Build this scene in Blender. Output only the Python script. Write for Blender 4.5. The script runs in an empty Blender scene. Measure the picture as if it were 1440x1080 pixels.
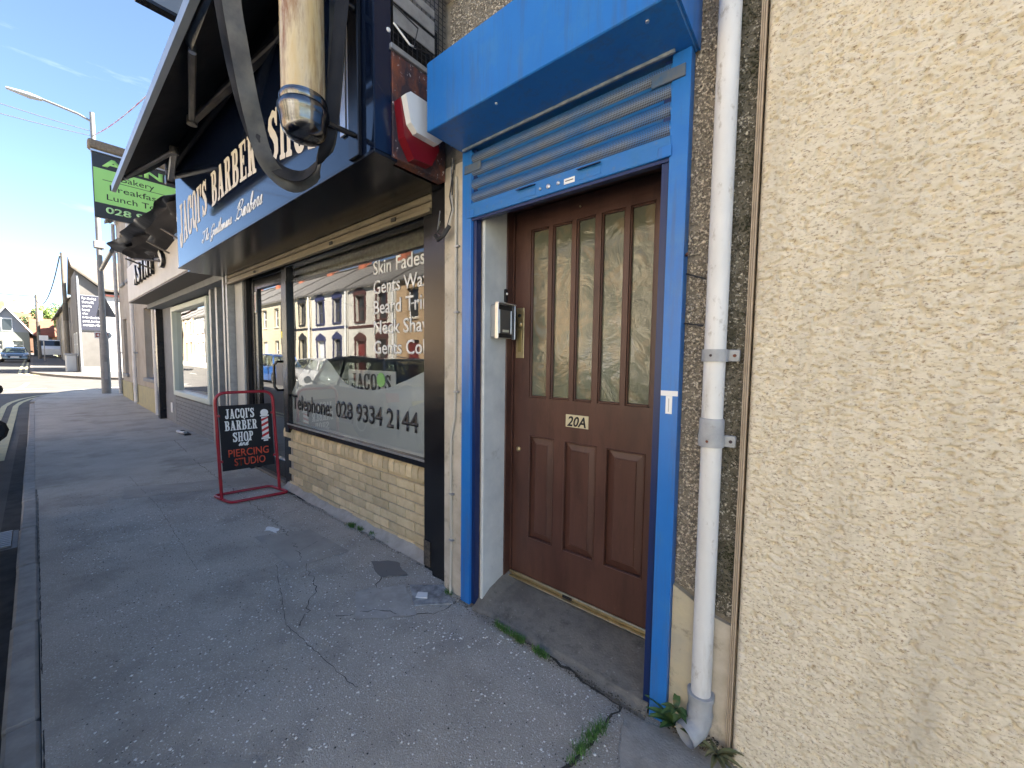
import bpy, bmesh, math, random
import numpy as np
from mathutils import Vector, Matrix
random.seed(7); RNG = np.random.default_rng(7)
SC = bpy.context.scene; COL = SC.collection
rad = math.radians

# ------------------------------------------------------------------ camera
cam_d = bpy.data.cameras.new('camera'); cam = bpy.data.objects.new('camera', cam_d); COL.objects.link(cam)
SC.camera = cam
cam_d.sensor_fit = 'HORIZONTAL'; cam_d.sensor_width = 36.0; cam_d.lens = 36.0 * 541 / 1440
cam_d.clip_start = 0.05; cam_d.clip_end = 6000
P_, R_, A_ = rad(3.578), rad(0.715), rad(51.106)
fw = Vector((-math.cos(A_) * math.cos(P_), math.sin(A_) * math.cos(P_), -math.sin(P_)))
rt = Vector((math.sin(A_), math.cos(A_), 0)); up = rt.cross(fw)
rt2 = rt * math.cos(R_) + up * math.sin(R_); up2 = up * math.cos(R_) - rt * math.sin(R_)
m = Matrix((rt2, up2, -fw)).transposed().to_4x4(); m.translation = (0, -1.55, 1.45)
cam.matrix_world = m

# ------------------------------------------------------------------ sky, sun, exposure
SUN = Vector((0.50, 0.85, 1.0)).normalized()
EL = math.asin(SUN.z); ROT = math.atan2(SUN.x, SUN.y)
world = bpy.data.worlds.new('World'); SC.world = world; world.use_nodes = True
wn = world.node_tree; wn.nodes.clear()
wo = wn.nodes.new('ShaderNodeOutputWorld'); wb = wn.nodes.new('ShaderNodeBackground'); sk = wn.nodes.new('ShaderNodeTexSky')
sk.sky_type = 'NISHITA'; sk.sun_disc = False; sk.sun_elevation = EL; sk.sun_rotation = ROT
sk.air_density = 0.9; sk.altitude = 1500; sk.dust_density = 0.2; sk.ozone_density = 1.6
tc = wn.nodes.new('ShaderNodeTexCoord'); mp = wn.nodes.new('ShaderNodeMapping'); mp.inputs['Scale'].default_value = (1.2, 1.2, 7.0)
nz = wn.nodes.new('ShaderNodeTexNoise'); nz.inputs['Scale'].default_value = 2.2; nz.inputs['Detail'].default_value = 7; nz.inputs['Roughness'].default_value = 0.62
rp = wn.nodes.new('ShaderNodeMapRange'); rp.inputs[1].default_value = 0.57; rp.inputs[2].default_value = 0.85; rp.inputs[4].default_value = 0.35
mx = wn.nodes.new('ShaderNodeMix'); mx.data_type = 'RGBA'; mx.inputs['B'].default_value = (7.5, 8, 8.6, 1)
wn.links.new(tc.outputs['Generated'], mp.inputs['Vector']); wn.links.new(mp.outputs[0], nz.inputs['Vector'])
wn.links.new(nz.outputs[0], rp.inputs[0]); wn.links.new(rp.outputs[0], mx.inputs['Factor'])
wn.links.new(sk.outputs[0], mx.inputs['A']); wn.links.new(mx.outputs['Result'], wb.inputs[0])
wb.inputs[1].default_value = 0.052; wn.links.new(wb.outputs[0], wo.inputs[0])
sl = bpy.data.lights.new('sun', 'SUN'); sl.energy = 5.0; sl.angle = rad(0.5); sl.color = (1.0, 0.93, 0.82)
so = bpy.data.objects.new('sun', sl); COL.objects.link(so); so.rotation_euler = SUN.to_track_quat('Z', 'Y').to_euler(); so.location = (0, 0, 30)
SC.view_settings.view_transform = 'Standard'; SC.view_settings.look = 'None'
SC.view_settings.exposure = 3.12; SC.view_settings.gamma = 1.0; SC.view_settings.use_curve_mapping = False
SC.render.engine = 'CYCLES'
SC.cycles.max_bounces = 8; SC.cycles.glossy_bounces = 5; SC.cycles.transparent_max_bounces = 16

def G(x): return 0.015 * max(0.0, -12.0 - x)        # the street climbs gently beyond the shops

# ------------------------------------------------------------------ materials
MATS = {}
def mat(name, c1, c2=None, rough=0.7, scale=6.0, detail=6, bump=0.0, bscale=None, metal=0.0, spec=0.5, rnd=0.0, lo=0.35, hi=0.65,
        emit=None, stretch=(1, 1, 1), c3=None, s3=2.0, t3=(0.6, 0.75), bdist=0.01, coat=0.0, ior=1.5, rvar=0.0, bdetail=5, c4=None, s4=1.0, t4=(0.5, 0.7), st4=(1, 1, 1)):
    if name in MATS: return MATS[name]
    M = bpy.data.materials.new(name); M.use_nodes = True; nt = M.node_tree; N = nt.nodes; L = nt.links
    b = N['Principled BSDF']; b.inputs['Roughness'].default_value = rough; b.inputs['Metallic'].default_value = metal
    b.inputs['Specular IOR Level'].default_value = spec; b.inputs['IOR'].default_value = ior; b.inputs['Coat Weight'].default_value = coat
    if coat: b.inputs['Coat Roughness'].default_value = 0.04
    g = N.new('ShaderNodeNewGeometry'); mp = N.new('ShaderNodeMapping'); mp.inputs['Scale'].default_value = stretch
    L.new(g.outputs['Position'], mp.inputs['Vector'])
    col = None
    if c2 is not None:
        n = N.new('ShaderNodeTexNoise'); n.inputs['Scale'].default_value = scale; n.inputs['Detail'].default_value = detail; n.inputs['Roughness'].default_value = 0.62
        L.new(mp.outputs[0], n.inputs['Vector'])
        r = N.new('ShaderNodeMapRange'); r.inputs[1].default_value = lo; r.inputs[2].default_value = hi; L.new(n.outputs[0], r.inputs[0])
        x = N.new('ShaderNodeMix'); x.data_type = 'RGBA'; x.inputs['A'].default_value = (*c1, 1); x.inputs['B'].default_value = (*c2, 1)
        L.new(r.outputs[0], x.inputs['Factor']); col = x.outputs['Result']
        if rvar:
            rr = N.new('ShaderNodeMapRange'); rr.inputs[3].default_value = rough - rvar; rr.inputs[4].default_value = rough + rvar
            L.new(n.outputs[0], rr.inputs[0]); L.new(rr.outputs[0], b.inputs['Roughness'])
    if c3 is not None:
        n = N.new('ShaderNodeTexNoise'); n.inputs['Scale'].default_value = s3; n.inputs['Detail'].default_value = 8; n.inputs['Roughness'].default_value = 0.7
        L.new(mp.outputs[0], n.inputs['Vector'])
        r = N.new('ShaderNodeMapRange'); r.inputs[1].default_value = t3[0]; r.inputs[2].default_value = t3[1]; L.new(n.outputs[0], r.inputs[0])
        x = N.new('ShaderNodeMix'); x.data_type = 'RGBA'; x.inputs['B'].default_value = (*c3, 1)
        if col: L.new(col, x.inputs['A'])
        else: x.inputs['A'].default_value = (*c1, 1)
        L.new(r.outputs[0], x.inputs['Factor']); col = x.outputs['Result']
    if c4 is not None:
        m4 = N.new('ShaderNodeMapping'); m4.inputs['Scale'].default_value = st4; L.new(g.outputs['Position'], m4.inputs['Vector'])
        n = N.new('ShaderNodeTexNoise'); n.inputs['Scale'].default_value = s4; n.inputs['Detail'].default_value = 9; n.inputs['Roughness'].default_value = 0.68
        L.new(m4.outputs[0], n.inputs['Vector'])
        r = N.new('ShaderNodeMapRange'); r.inputs[1].default_value = t4[0]; r.inputs[2].default_value = t4[1]; L.new(n.outputs[0], r.inputs[0])
        x = N.new('ShaderNodeMix'); x.data_type = 'RGBA'; x.inputs['B'].default_value = (*c4, 1)
        if col: L.new(col, x.inputs['A'])
        else: x.inputs['A'].default_value = (*c1, 1)
        L.new(r.outputs[0], x.inputs['Factor']); col = x.outputs['Result']
    if rnd:
        oi = N.new('ShaderNodeObjectInfo'); hs = N.new('ShaderNodeHueSaturation')
        r = N.new('ShaderNodeMapRange'); r.inputs[3].default_value = 1 - rnd; r.inputs[4].default_value = 1 + rnd
        L.new(oi.outputs['Random'], r.inputs[0]); L.new(r.outputs[0], hs.inputs['Value'])
        if col: L.new(col, hs.inputs['Color'])
        else: hs.inputs['Color'].default_value = (*c1, 1)
        col = hs.outputs[0]
    if col: L.new(col, b.inputs['Base Color'])
    else: b.inputs['Base Color'].default_value = (*c1, 1)
    if bump:
        n = N.new('ShaderNodeTexNoise'); n.inputs['Scale'].default_value = bscale or scale * 3; n.inputs['Detail'].default_value = bdetail
        L.new(mp.outputs[0], n.inputs['Vector'])
        bp = N.new('ShaderNodeBump'); bp.inputs['Strength'].default_value = bump; bp.inputs['Distance'].default_value = bdist
        L.new(n.outputs[0], bp.inputs['Height']); L.new(bp.outputs[0], b.inputs['Normal'])
    if emit:
        b.inputs['Emission Color'].default_value = (*emit[0], 1); b.inputs['Emission Strength'].default_value = emit[1]
    MATS[name] = M; return M

def glass_mat(name, tint=(0.9, 0.93, 0.92), rough=0.0, gain=1.6, dirt=None):
    M = bpy.data.materials.new(name); M.use_nodes = True; nt = M.node_tree; N = nt.nodes; L = nt.links; N.clear()
    o = N.new('ShaderNodeOutputMaterial'); tr = N.new('ShaderNodeBsdfTransparent'); tr.inputs[0].default_value = (*tint, 1)
    gl = N.new('ShaderNodeBsdfGlossy'); gl.inputs['Roughness'].default_value = rough
    wz = N.new('ShaderNodeTexNoise'); wz.inputs['Scale'].default_value = 2.3; wz.inputs['Detail'].default_value = 1.0; wp = N.new('ShaderNodeBump'); wp.inputs['Strength'].default_value = 0.35; wp.inputs['Distance'].default_value = 0.0011; wg = N.new('ShaderNodeNewGeometry')
    L.new(wg.outputs['Position'], wz.inputs['Vector']); L.new(wz.outputs[0], wp.inputs['Height']); L.new(wp.outputs[0], gl.inputs['Normal'])
    g = N.new('ShaderNodeNewGeometry'); d = N.new('ShaderNodeVectorMath'); d.operation = 'DOT_PRODUCT'
    L.new(g.outputs['Incoming'], d.inputs[0]); L.new(g.outputs['Normal'], d.inputs[1])
    a = N.new('ShaderNodeMath'); a.operation = 'ABSOLUTE'; L.new(d.outputs['Value'], a.inputs[0])
    s = N.new('ShaderNodeMath'); s.operation = 'SUBTRACT'; s.inputs[0].default_value = 1; L.new(a.outputs[0], s.inputs[1])
    p = N.new('ShaderNodeMath'); p.operation = 'POWER'; p.inputs[1].default_value = 5; L.new(s.outputs[0], p.inputs[0])
    q = N.new('ShaderNodeMath'); q.operation = 'MULTIPLY_ADD'; q.inputs[1].default_value = 0.96 * gain; q.inputs[2].default_value = 0.04 * gain; L.new(p.outputs[0], q.inputs[0])
    q.use_clamp = True
    mxs = N.new('ShaderNodeMixShader'); L.new(q.outputs[0], mxs.inputs[0]); L.new(tr.outputs[0], mxs.inputs[1]); L.new(gl.outputs[0], mxs.inputs[2])
    out = mxs.outputs[0]
    if dirt:
        df = N.new('ShaderNodeBsdfDiffuse'); df.inputs[0].default_value = (*dirt[0], 1)
        m2 = N.new('ShaderNodeMixShader'); m2.inputs[0].default_value = dirt[1]; L.new(out, m2.inputs[1]); L.new(df.outputs[0], m2.inputs[2]); out = m2.outputs[0]
    L.new(out, o.inputs[0]); MATS[name] = M; return M

# ------------------------------------------------------------------ mesh builder
class MB:
    def __init__(s, M=None): s.v = []; s.f = []; s.M = M or Matrix.Identity(4)
    def add(s, vs, fs):
        n = len(s.v); s.v += [tuple(s.M @ Vector(p)) for p in vs]; s.f += [tuple(i + n for i in f) for f in fs]; return s
    def box(s, x0, y0, z0, x1, y1, z1, c=0.0):
        x0, x1 = min(x0, x1), max(x0, x1); y0, y1 = min(y0, y1), max(y0, y1); z0, z1 = min(z0, z1), max(z0, z1)
        if c <= 0:
            vs = [(x, y, z) for x in (x0, x1) for y in (y0, y1) for z in (z0, z1)]
            return s.add(vs, [(0, 1, 3, 2), (4, 6, 7, 5), (0, 4, 5, 1), (2, 3, 7, 6), (0, 2, 6, 4), (1, 5, 7, 3)])
        lo = (x0, y0, z0); hi = (x1, y1, z1); c = min(c, *(0.49 * (hi[i] - lo[i]) for i in range(3)))
        vs = []; ix = {}
        for sx in (0, 1):
            for sy in (0, 1):
                for sz in (0, 1):
                    S = (sx, sy, sz)
                    for a in range(3):
                        p = [(hi[i] if S[i] else lo[i]) + (0 if i == a else (-c if S[i] else c)) for i in range(3)]
                        ix[(S, a)] = len(vs); vs.append(tuple(p))
        fs = []
        def k(S, a): return ix[(tuple(S), a)]
        for a in range(3):
            b, d = (a + 1) % 3, (a + 2) % 3
            for sa in (0, 1):
                q = []
                for (sb, sd) in ((0, 0), (1, 0), (1, 1), (0, 1)):
                    S = [0, 0, 0]; S[a] = sa; S[b] = sb; S[d] = sd; q.append(k(S, a))
                fs.append(tuple(q if sa else q[::-1]))
            for sb in (0, 1):
                for sd in (0, 1):
                    S0 = [0, 0, 0]; S0[b] = sb; S0[d] = sd; S1 = list(S0); S1[a] = 1
                    q = (k(S0, b), k(S1, b), k(S1, d), k(S0, d)); fs.append(q if (sb ^ sd) else q[::-1])
        for sx in (0, 1):
            for sy in (0, 1):
                for sz in (0, 1):
                    S = (sx, sy, sz); q = (k(S, 0), k(S, 1), k(S, 2)); fs.append(q if (sx + sy + sz) % 2 else q[::-1])
        return s.add(vs, fs)
    def quad(s, a, b, c, d): return s.add([a, b, c, d], [(0, 1, 2, 3)])
    def prism(s, pts, off):      # polygon (3D points) extruded by vector off
        n = len(pts); o = Vector(off); vs = [tuple(p) for p in pts] + [tuple(Vector(p) + o) for p in pts]
        fs = [tuple(range(n))[::-1], tuple(range(n, 2 * n))] + [(i, (i + 1) % n, n + (i + 1) % n, n + i) for i in range(n)]
        return s.add(vs, fs)
    def tube(s, pts, r, n=8, caps=True, closed=False):
        P = [Vector(p) for p in pts]; R = r if isinstance(r, (list, tuple)) else [r] * len(P)
        vs = []; fs = []; prev = None
        for i, p in enumerate(P):
            if closed: t = (P[(i + 1) % len(P)] - P[i - 1])
            else: t = (P[min(i + 1, len(P) - 1)] - P[max(i - 1, 0)])
            t.normalize()
            if prev is None:
                a = Vector((0, 0, 1)) if abs(t.z) < 0.9 else Vector((1, 0, 0)); u = t.cross(a).normalized()
            else:
                u = prev - t * prev.dot(t); u.normalize()
            prev = u; w = t.cross(u)
            for j in range(n):
                an = 2 * math.pi * j / n; vs.append(tuple(p + (u * math.cos(an) + w * math.sin(an)) * R[i]))
        m_ = len(P)
        for i in range(m_ if closed else m_ - 1):
            k = (i + 1) % m_
            for j in range(n): fs.append((i * n + j, i * n + (j + 1) % n, k * n + (j + 1) % n, k * n + j))
        if caps and not closed: fs += [tuple(range(n))[::-1], tuple(range((m_ - 1) * n, m_ * n))]
        return s.add(vs, fs)
    def lathe(s, prof, c=(0, 0, 0), n=32, axis='Z'):
        vs = []; fs = []
        for (r, z) in prof:
            for j in range(n):
                a = 2 * math.pi * j / n; x, y = r * math.cos(a), r * math.sin(a)
                p = (x, y, z) if axis == 'Z' else ((z, x, y) if axis == 'X' else (x, z, y))
                vs.append((p[0] + c[0], p[1] + c[1], p[2] + c[2]))
        for i in range(len(prof) - 1):
            for j in range(n): fs.append((i * n + j, i * n + (j + 1) % n, (i + 1) * n + (j + 1) % n, (i + 1) * n + j))
        fs += [tuple(range(n))[::-1], tuple(range((len(prof) - 1) * n, len(prof) * n))]
        return s.add(vs, fs)
    def strip(s, A, B):          # ruled strip between two polylines
        n = len(A); return s.add(list(A) + list(B), [(i, i + 1, n + i + 1, n + i) for i in range(n - 1)])
    def mesh(s, name, mt=None, smooth=False, fix=True):
        me = bpy.data.meshes.new(name); me.from_pydata(s.v, [], s.f)
        if fix and len(s.f) < 60000:
            bm = bmesh.new(); bm.from_mesh(me); bmesh.ops.recalc_face_normals(bm, faces=bm.faces); bm.to_mesh(me); bm.free()
        if mt: me.materials.append(mt)
        if smooth:
            me.shade_smooth()
            try: me.set_sharp_from_angle(angle=rad(38))
            except Exception: pass
        return me
    def build(s, name, mt, parent=None, smooth=False, **k):
        o = bpy.data.objects.new(name, s.mesh(name, mt, smooth)); COL.objects.link(o)
        if parent: o.parent = parent; o.matrix_parent_inverse = parent.matrix_basis.inverted()
        for a, b in k.items(): o[a] = b
        return o
def bx(name, mt, parent, *a, c=0.0, **k): return MB().box(*a, c=c).build(name, mt, parent, **k)
def thing(name, label, cat, loc=(0, 0, 0), group=None):
    o = bpy.data.objects.new(name, None); COL.objects.link(o); o.location = loc; o.empty_display_size = 0.1
    o['label'] = label; o['category'] = cat
    if group: o['group'] = group
    return o
def tag(o, label, cat, group=None):
    o['label'] = label; o['category'] = cat
    if group: o['group'] = group
    return o
def struct(o): o['kind'] = 'structure'; return o
def child(name, me, parent, M=None):       # a part that shares its mesh with alike parts
    o = bpy.data.objects.new(name, me); COL.objects.link(o); o.parent = parent
    if parent.parent is None: o.matrix_parent_inverse = Matrix.Translation(-Vector(parent.location))
    if M is not None: o.matrix_basis = M
    return o
def copy_tree(o, parent=None):
    c = o.copy(); COL.objects.link(c); c.parent = parent
    for ch in list(o.children): copy_tree(ch, c)
    return c

# ---- value noise in numpy
def vnoise(x, y, seed=0):
    xi = np.floor(x).astype(int); yi = np.floor(y).astype(int); fx = x - xi; fy = y - yi
    fx = fx * fx * (3 - 2 * fx); fy = fy * fy * (3 - 2 * fy)
    def h(a, b):
        k = (a * 374761393 + b * 668265263 + seed * 1442695041) & 0xffffffff
        k = ((k ^ (k >> 13)) * 1274126177) & 0xffffffff
        return ((k ^ (k >> 16)) & 0xffff) / 65535.0
    return (h(xi, yi) * (1 - fx) + h(xi + 1, yi) * fx) * (1 - fy) + (h(xi, yi + 1) * (1 - fx) + h(xi + 1, yi + 1) * fx) * fy

def grid_mesh(name, X, Z, Pfun, mt, smooth=True):
    nx, nz_ = len(X), len(Z); gx, gz = np.meshgrid(X, Z, indexing='ij'); p = Pfun(gx, gz).reshape(-1, 3)
    me = bpy.data.meshes.new(name); i = np.arange(nx - 1)[:, None] * nz_ + np.arange(nz_ - 1)[None, :]
    q = np.stack([i, i + nz_, i + nz_ + 1, i + 1], -1).reshape(-1, 4)
    me.vertices.add(len(p)); me.vertices.foreach_set('co', p.astype(np.float32).ravel())
    me.loops.add(q.size); me.loops.foreach_set('vertex_index', q.astype(np.int32).ravel())
    me.polygons.add(len(q)); me.polygons.foreach_set('loop_start', np.arange(0, q.size, 4, dtype=np.int32))
    me.update(calc_edges=True); me.validate()
    if mt: me.materials.append(mt)
    if smooth: me.shade_smooth()
    o = bpy.data.objects.new(name, me); COL.objects.link(o); return o

def scatter_mesh(name, pts, size, normal_fn, mt, flat=0.5, parent=None, kinds=6):     # many small stones joined into one mesh
    n = len(pts); base = []
    for k in range(kinds):
        r = random.Random(k + 11); vs = []
        for d in ((1, 0, 0), (-1, 0, 0), (0, 1, 0), (0, -1, 0), (0, 0, 1), (0, 0, -1)):
            f = 0.65 + 0.6 * r.random(); vs.append([d[0] * f + r.uniform(-.25, .25), d[1] * f + r.uniform(-.25, .25), d[2] * f * flat + r.uniform(-.1, .1)])
        base.append(vs)
    base = np.array(base); F = np.array([(0, 2, 4), (2, 1, 4), (1, 3, 4), (3, 0, 4), (2, 0, 5), (1, 2, 5), (3, 1, 5), (0, 3, 5)])
    k = RNG.integers(0, kinds, n); a = RNG.uniform(0, 2 * np.pi, n); b = base[k].copy()
    c, s = np.cos(a)[:, None], np.sin(a)[:, None]
    x = b[:, :, 0] * c - b[:, :, 1] * s; y = b[:, :, 0] * s + b[:, :, 1] * c; b[:, :, 0] = x; b[:, :, 1] = y
    b *= size[:, None, None]
    v = normal_fn(b) + pts[:, None, :]
    v = v.reshape(-1, 3); f = (F[None] + (np.arange(n) * 6)[:, None, None]).reshape(-1, 3)
    me = bpy.data.meshes.new(name); me.vertices.add(len(v)); me.vertices.foreach_set('co', v.astype(np.float32).ravel())
    me.loops.add(f.size); me.loops.foreach_set('vertex_index', f.astype(np.int32).ravel())
    me.polygons.add(len(f)); me.polygons.foreach_set('loop_start', np.arange(0, f.size, 3, dtype=np.int32))
    me.update(calc_edges=True); me.materials.append(mt)
    o = bpy.data.objects.new(name, me); COL.objects.link(o); o['kind'] = 'stuff'
    if parent: o.parent = parent; o.matrix_parent_inverse = Matrix.Translation(-Vector(parent.location))
    return o

# ------------------------------------------------------------------ lettering
def frame_m(o, xd, yd):       # local x,y -> world directions, placed at o
    xd = Vector(xd).normalized(); yd = Vector(yd).normalized(); z = xd.cross(yd)
    M = Matrix((xd, yd, z)).transposed().to_4x4(); M.translation = o; return M
def text_mesh(s, h=1.0, bold=0.0, shear=0.0, sx=1.0, width=None, ext=0.0006, spacing=1.0, align='LEFT'):
    cu = bpy.data.curves.new('lettering', 'FONT'); cu.body = s; cu.size = 1; cu.offset = bold; cu.shear = shear; cu.space_character = spacing
    cu.resolution_u = 3; cu.align_x = 'LEFT'
    ob = bpy.data.objects.new('lettering', cu); me = bpy.data.meshes.new_from_object(ob); bpy.data.objects.remove(ob); bpy.data.curves.remove(cu)
    co = np.array([v.co[:] for v in me.vertices]); mn = co.min(0); mxx = co.max(0)
    sc = h / 0.70; sxx = (width / (mxx[0] - mn[0])) if width else sc * sx
    for v in me.vertices: v.co = ((v.co.x - mn[0]) * sxx, v.co.y * sc, 0)
    bm = bmesh.new(); bm.from_mesh(me)
    r = bmesh.ops.extrude_face_region(bm, geom=bm.faces[:]); vs = [e for e in r['geom'] if isinstance(e, bmesh.types.BMVert)]
    bmesh.ops.translate(bm, verts=vs, vec=(0, 0, ext)); bmesh.ops.recalc_face_normals(bm, faces=bm.faces); bm.to_mesh(me); bm.free()
    return me
def put_text(s, M, mt, parent, name='lettering', **k):
    me = text_mesh(s, **k); me.transform(M); me.materials.append(mt)
    o = bpy.data.objects.new(name, me); COL.objects.link(o); o.parent = parent
    if parent.parent is None: o.matrix_parent_inverse = Matrix.Translation(-Vector(parent.location))
    return o
def sd_rect(X, Y, x0, y0, x1, y1): return np.maximum(np.maximum(x0 - X, X - x1), np.maximum(y0 - Y, Y - y1))
def sd_ell(X, Y, cx, cy, rx, ry, p=2.6):
    q = (np.abs((X - cx) / rx) ** p + np.abs((Y - cy) / ry) ** p) ** (1 / p); return (q - 1) * min(rx, ry)
def sd_seg(X, Y, ax, ay, bx_, by, w):
    dx, dy = bx_ - ax, by - ay; t = np.clip(((X - ax) * dx + (Y - ay) * dy) / (dx * dx + dy * dy + 1e-9), 0, 1)
    return np.hypot(X - ax - t * dx, Y - ay - t * dy) - w
def sd_slant(X, Y, x0, x1, w):   # slanted stem from (x0,0) to (x1,1), horizontal half width w
    return np.maximum(np.abs(X - (x0 + (x1 - x0) * Y)) - w, np.maximum(-Y, Y - 1))
U_ = lambda *a: np.minimum.reduce(a)
def ring(X, Y, cx, cy, rx, ry, tx, ty): return np.maximum(sd_ell(X, Y, cx, cy, rx, ry), -sd_ell(X, Y, cx, cy, rx - tx, ry - ty))
def g_stem(X, Y, a, b): return U_(sd_rect(X, Y, a, 0, b, 1), sd_rect(X, Y, a - .06, 0, b + .06, .09), sd_rect(X, Y, a - .06, .91, b + .06, 1))
def glyph(ch, X, Y):
    if ch == 'I': return g_stem(X, Y, .06, .22), .28
    if ch == "'": return np.maximum(np.abs(X - .08) - .03 - .06 * (Y - .65) / .35, np.maximum(.65 - Y, Y - 1)), .16
    if ch == 'J':
        f = U_(sd_rect(X, Y, .18, .25, .34, 1), sd_rect(X, Y, .11, .91, .41, 1))
        h = np.maximum(ring(X, Y, .16, .25, .18, .26, .15, .13), Y - .27); return U_(f, h, sd_ell(X, Y, .07, .27, .07, .08)), .42
    if ch == 'A':
        return U_(sd_slant(X, Y, .1, .24, .045), sd_slant(X, Y, .4, .24, .085), sd_rect(X, Y, .12, .28, .36, .37), sd_rect(X, Y, 0, 0, .19, .09), sd_rect(X, Y, .27, 0, .52, .09)), .52
    if ch == 'C':
        f = np.maximum(ring(X, Y, .24, .5, .24, .51, .15, .11), -sd_rect(X, Y, .3, .36, .6, .64)); return U_(f, sd_rect(X, Y, .40, .66, .47, 1.0), sd_rect(X, Y, .42, .1, .46, .36)), .49
    if ch == 'O': return ring(X, Y, .24, .5, .24, .51, .155, .10), .49
    if ch == 'Q': return U_(ring(X, Y, .24, .5, .24, .51, .155, .10), sd_seg(X, Y, .24, .16, .44, -.14, .05)), .49
    if ch == 'S':
        P = [(.36, .76), (.33, .88), (.22, .94), (.11, .86), (.09, .72), (.17, .6), (.27, .5), (.35, .38), (.36, .2), (.27, .07), (.16, .06), (.08, .16), (.07, .26)]
        W = [.04, .05, .06, .075, .085, .09, .09, .09, .085, .07, .06, .05, .04]
        f = U_(*[sd_seg(X, Y, *P[i], *P[i + 1], (W[i] + W[i + 1]) / 2) for i in range(len(P) - 1)])
        return U_(f, sd_rect(X, Y, .36, .66, .42, 1.0), sd_rect(X, Y, .01, 0, .07, .34)), .45
    if ch in 'PRB':
        f = U_(sd_rect(X, Y, .06, 0, .21, 1), sd_rect(X, Y, 0, 0, .26, .09), sd_rect(X, Y, 0, .91, .24, 1))
        b = np.maximum(ring(X, Y, .2, .74, .23, .265, .14, .09), .16 - X)
        if ch == 'P': return U_(f, b), .45
        if ch == 'R': return U_(f, b, sd_rect(X, Y, .27, .08, .41, .48) if False else U_(sd_seg(X, Y, .29, .5, .36, .1, .075), sd_rect(X, Y, .29, 0, .5, .09))), .5
        c = np.maximum(ring(X, Y, .2, .26, .26, .265, .15, .09), .16 - X); return U_(f, b, c), .48
    if ch == 'E': return U_(sd_rect(X, Y, .06, 0, .21, 1), sd_rect(X, Y, 0, 0, .42, .09), sd_rect(X, Y, 0, .91, .4, 1), sd_rect(X, Y, .1, .46, .31, .55), sd_rect(X, Y, .26, .38, .31, .63), sd_rect(X, Y, .35, .7, .41, 1), sd_rect(X, Y, .37, 0, .43, .3)), .46
    if ch == 'H': return U_(sd_rect(X, Y, .06, 0, .2, 1), sd_rect(X, Y, .33, 0, .47, 1), sd_rect(X, Y, .1, .46, .4, .55), *[sd_rect(X, Y, a, b, a + .24, b + .09) for a in (.01, .28) for b in (0, .91)]), .54
    if ch == ' ': return X * 0 + 1, .22
def fill_field(f, xs, ys):      # filled contour f<0, rows of full cells merged
    V = []; F = []; nx, ny = len(xs), len(ys)
    ins = f < 0
    for j in range(ny - 1):
        i = 0
        while i < nx - 1:
            c = (ins[i, j], ins[i + 1, j], ins[i + 1, j + 1], ins[i, j + 1])
            if all(c):
                k = i
                while k < nx - 1 and ins[k, j] and ins[k + 1, j] and ins[k + 1, j + 1] and ins[k, j + 1]: k += 1
                b = len(V); V += [(xs[i], ys[j]), (xs[k], ys[j]), (xs[k], ys[j + 1]), (xs[i], ys[j + 1])]; F.append((b, b + 1, b + 2, b + 3)); i = k; continue
            if any(c):
                q = [(xs[i], ys[j], f[i, j]), (xs[i + 1], ys[j], f[i + 1, j]), (xs[i + 1], ys[j + 1], f[i + 1, j + 1]), (xs[i], ys[j + 1], f[i, j + 1])]
                o = []
                for a in range(4):
                    p, r = q[a], q[(a + 1) % 4]
                    if p[2] < 0: o.append(p[:2])
                    if (p[2] < 0) != (r[2] < 0):
                        t = p[2] / (p[2] - r[2]); o.append((p[0] + t * (r[0] - p[0]), p[1] + t * (r[1] - p[1])))
                if len(o) > 2: b = len(V); V += o; F.append(tuple(range(b, b + len(o))))
            i += 1
    return V, F
GC = {}
def slab_mesh(s, h, width, res=0.022, warp=None):
    V = []; F = []; x = 0.0
    for ch in s:
        if ch not in GC:
            xs = np.arange(-.08, .62, res); ys = np.arange(-.22, 1.06, res); X, Y = np.meshgrid(xs, ys, indexing='ij'); f, w = glyph(ch, X, Y); GC[ch] = (*fill_field(f, xs, ys), w)
        v, f, w = GC[ch]; b = len(V); V += [(p[0] + x, p[1]) for p in v]; F += [tuple(i + b for i in q) for q in f]; x += w + .045
    sx = width / (x - .045); me = bpy.data.meshes.new('lettering'); me.from_pydata([(p[0] * sx, (p[1] * h if warp is None else h - (1 - p[1]) * warp(p[0] * sx)), 0.0008) for p in V], [], F); return me
def put_mesh(me, M, mt, parent, name='lettering'):
    me.transform(M); me.materials.append(mt); o = bpy.data.objects.new(name, me); COL.objects.link(o); o.parent = parent
    if parent.parent is None: o.matrix_parent_inverse = Matrix.Translation(-Vector(parent.location))
    return o
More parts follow.
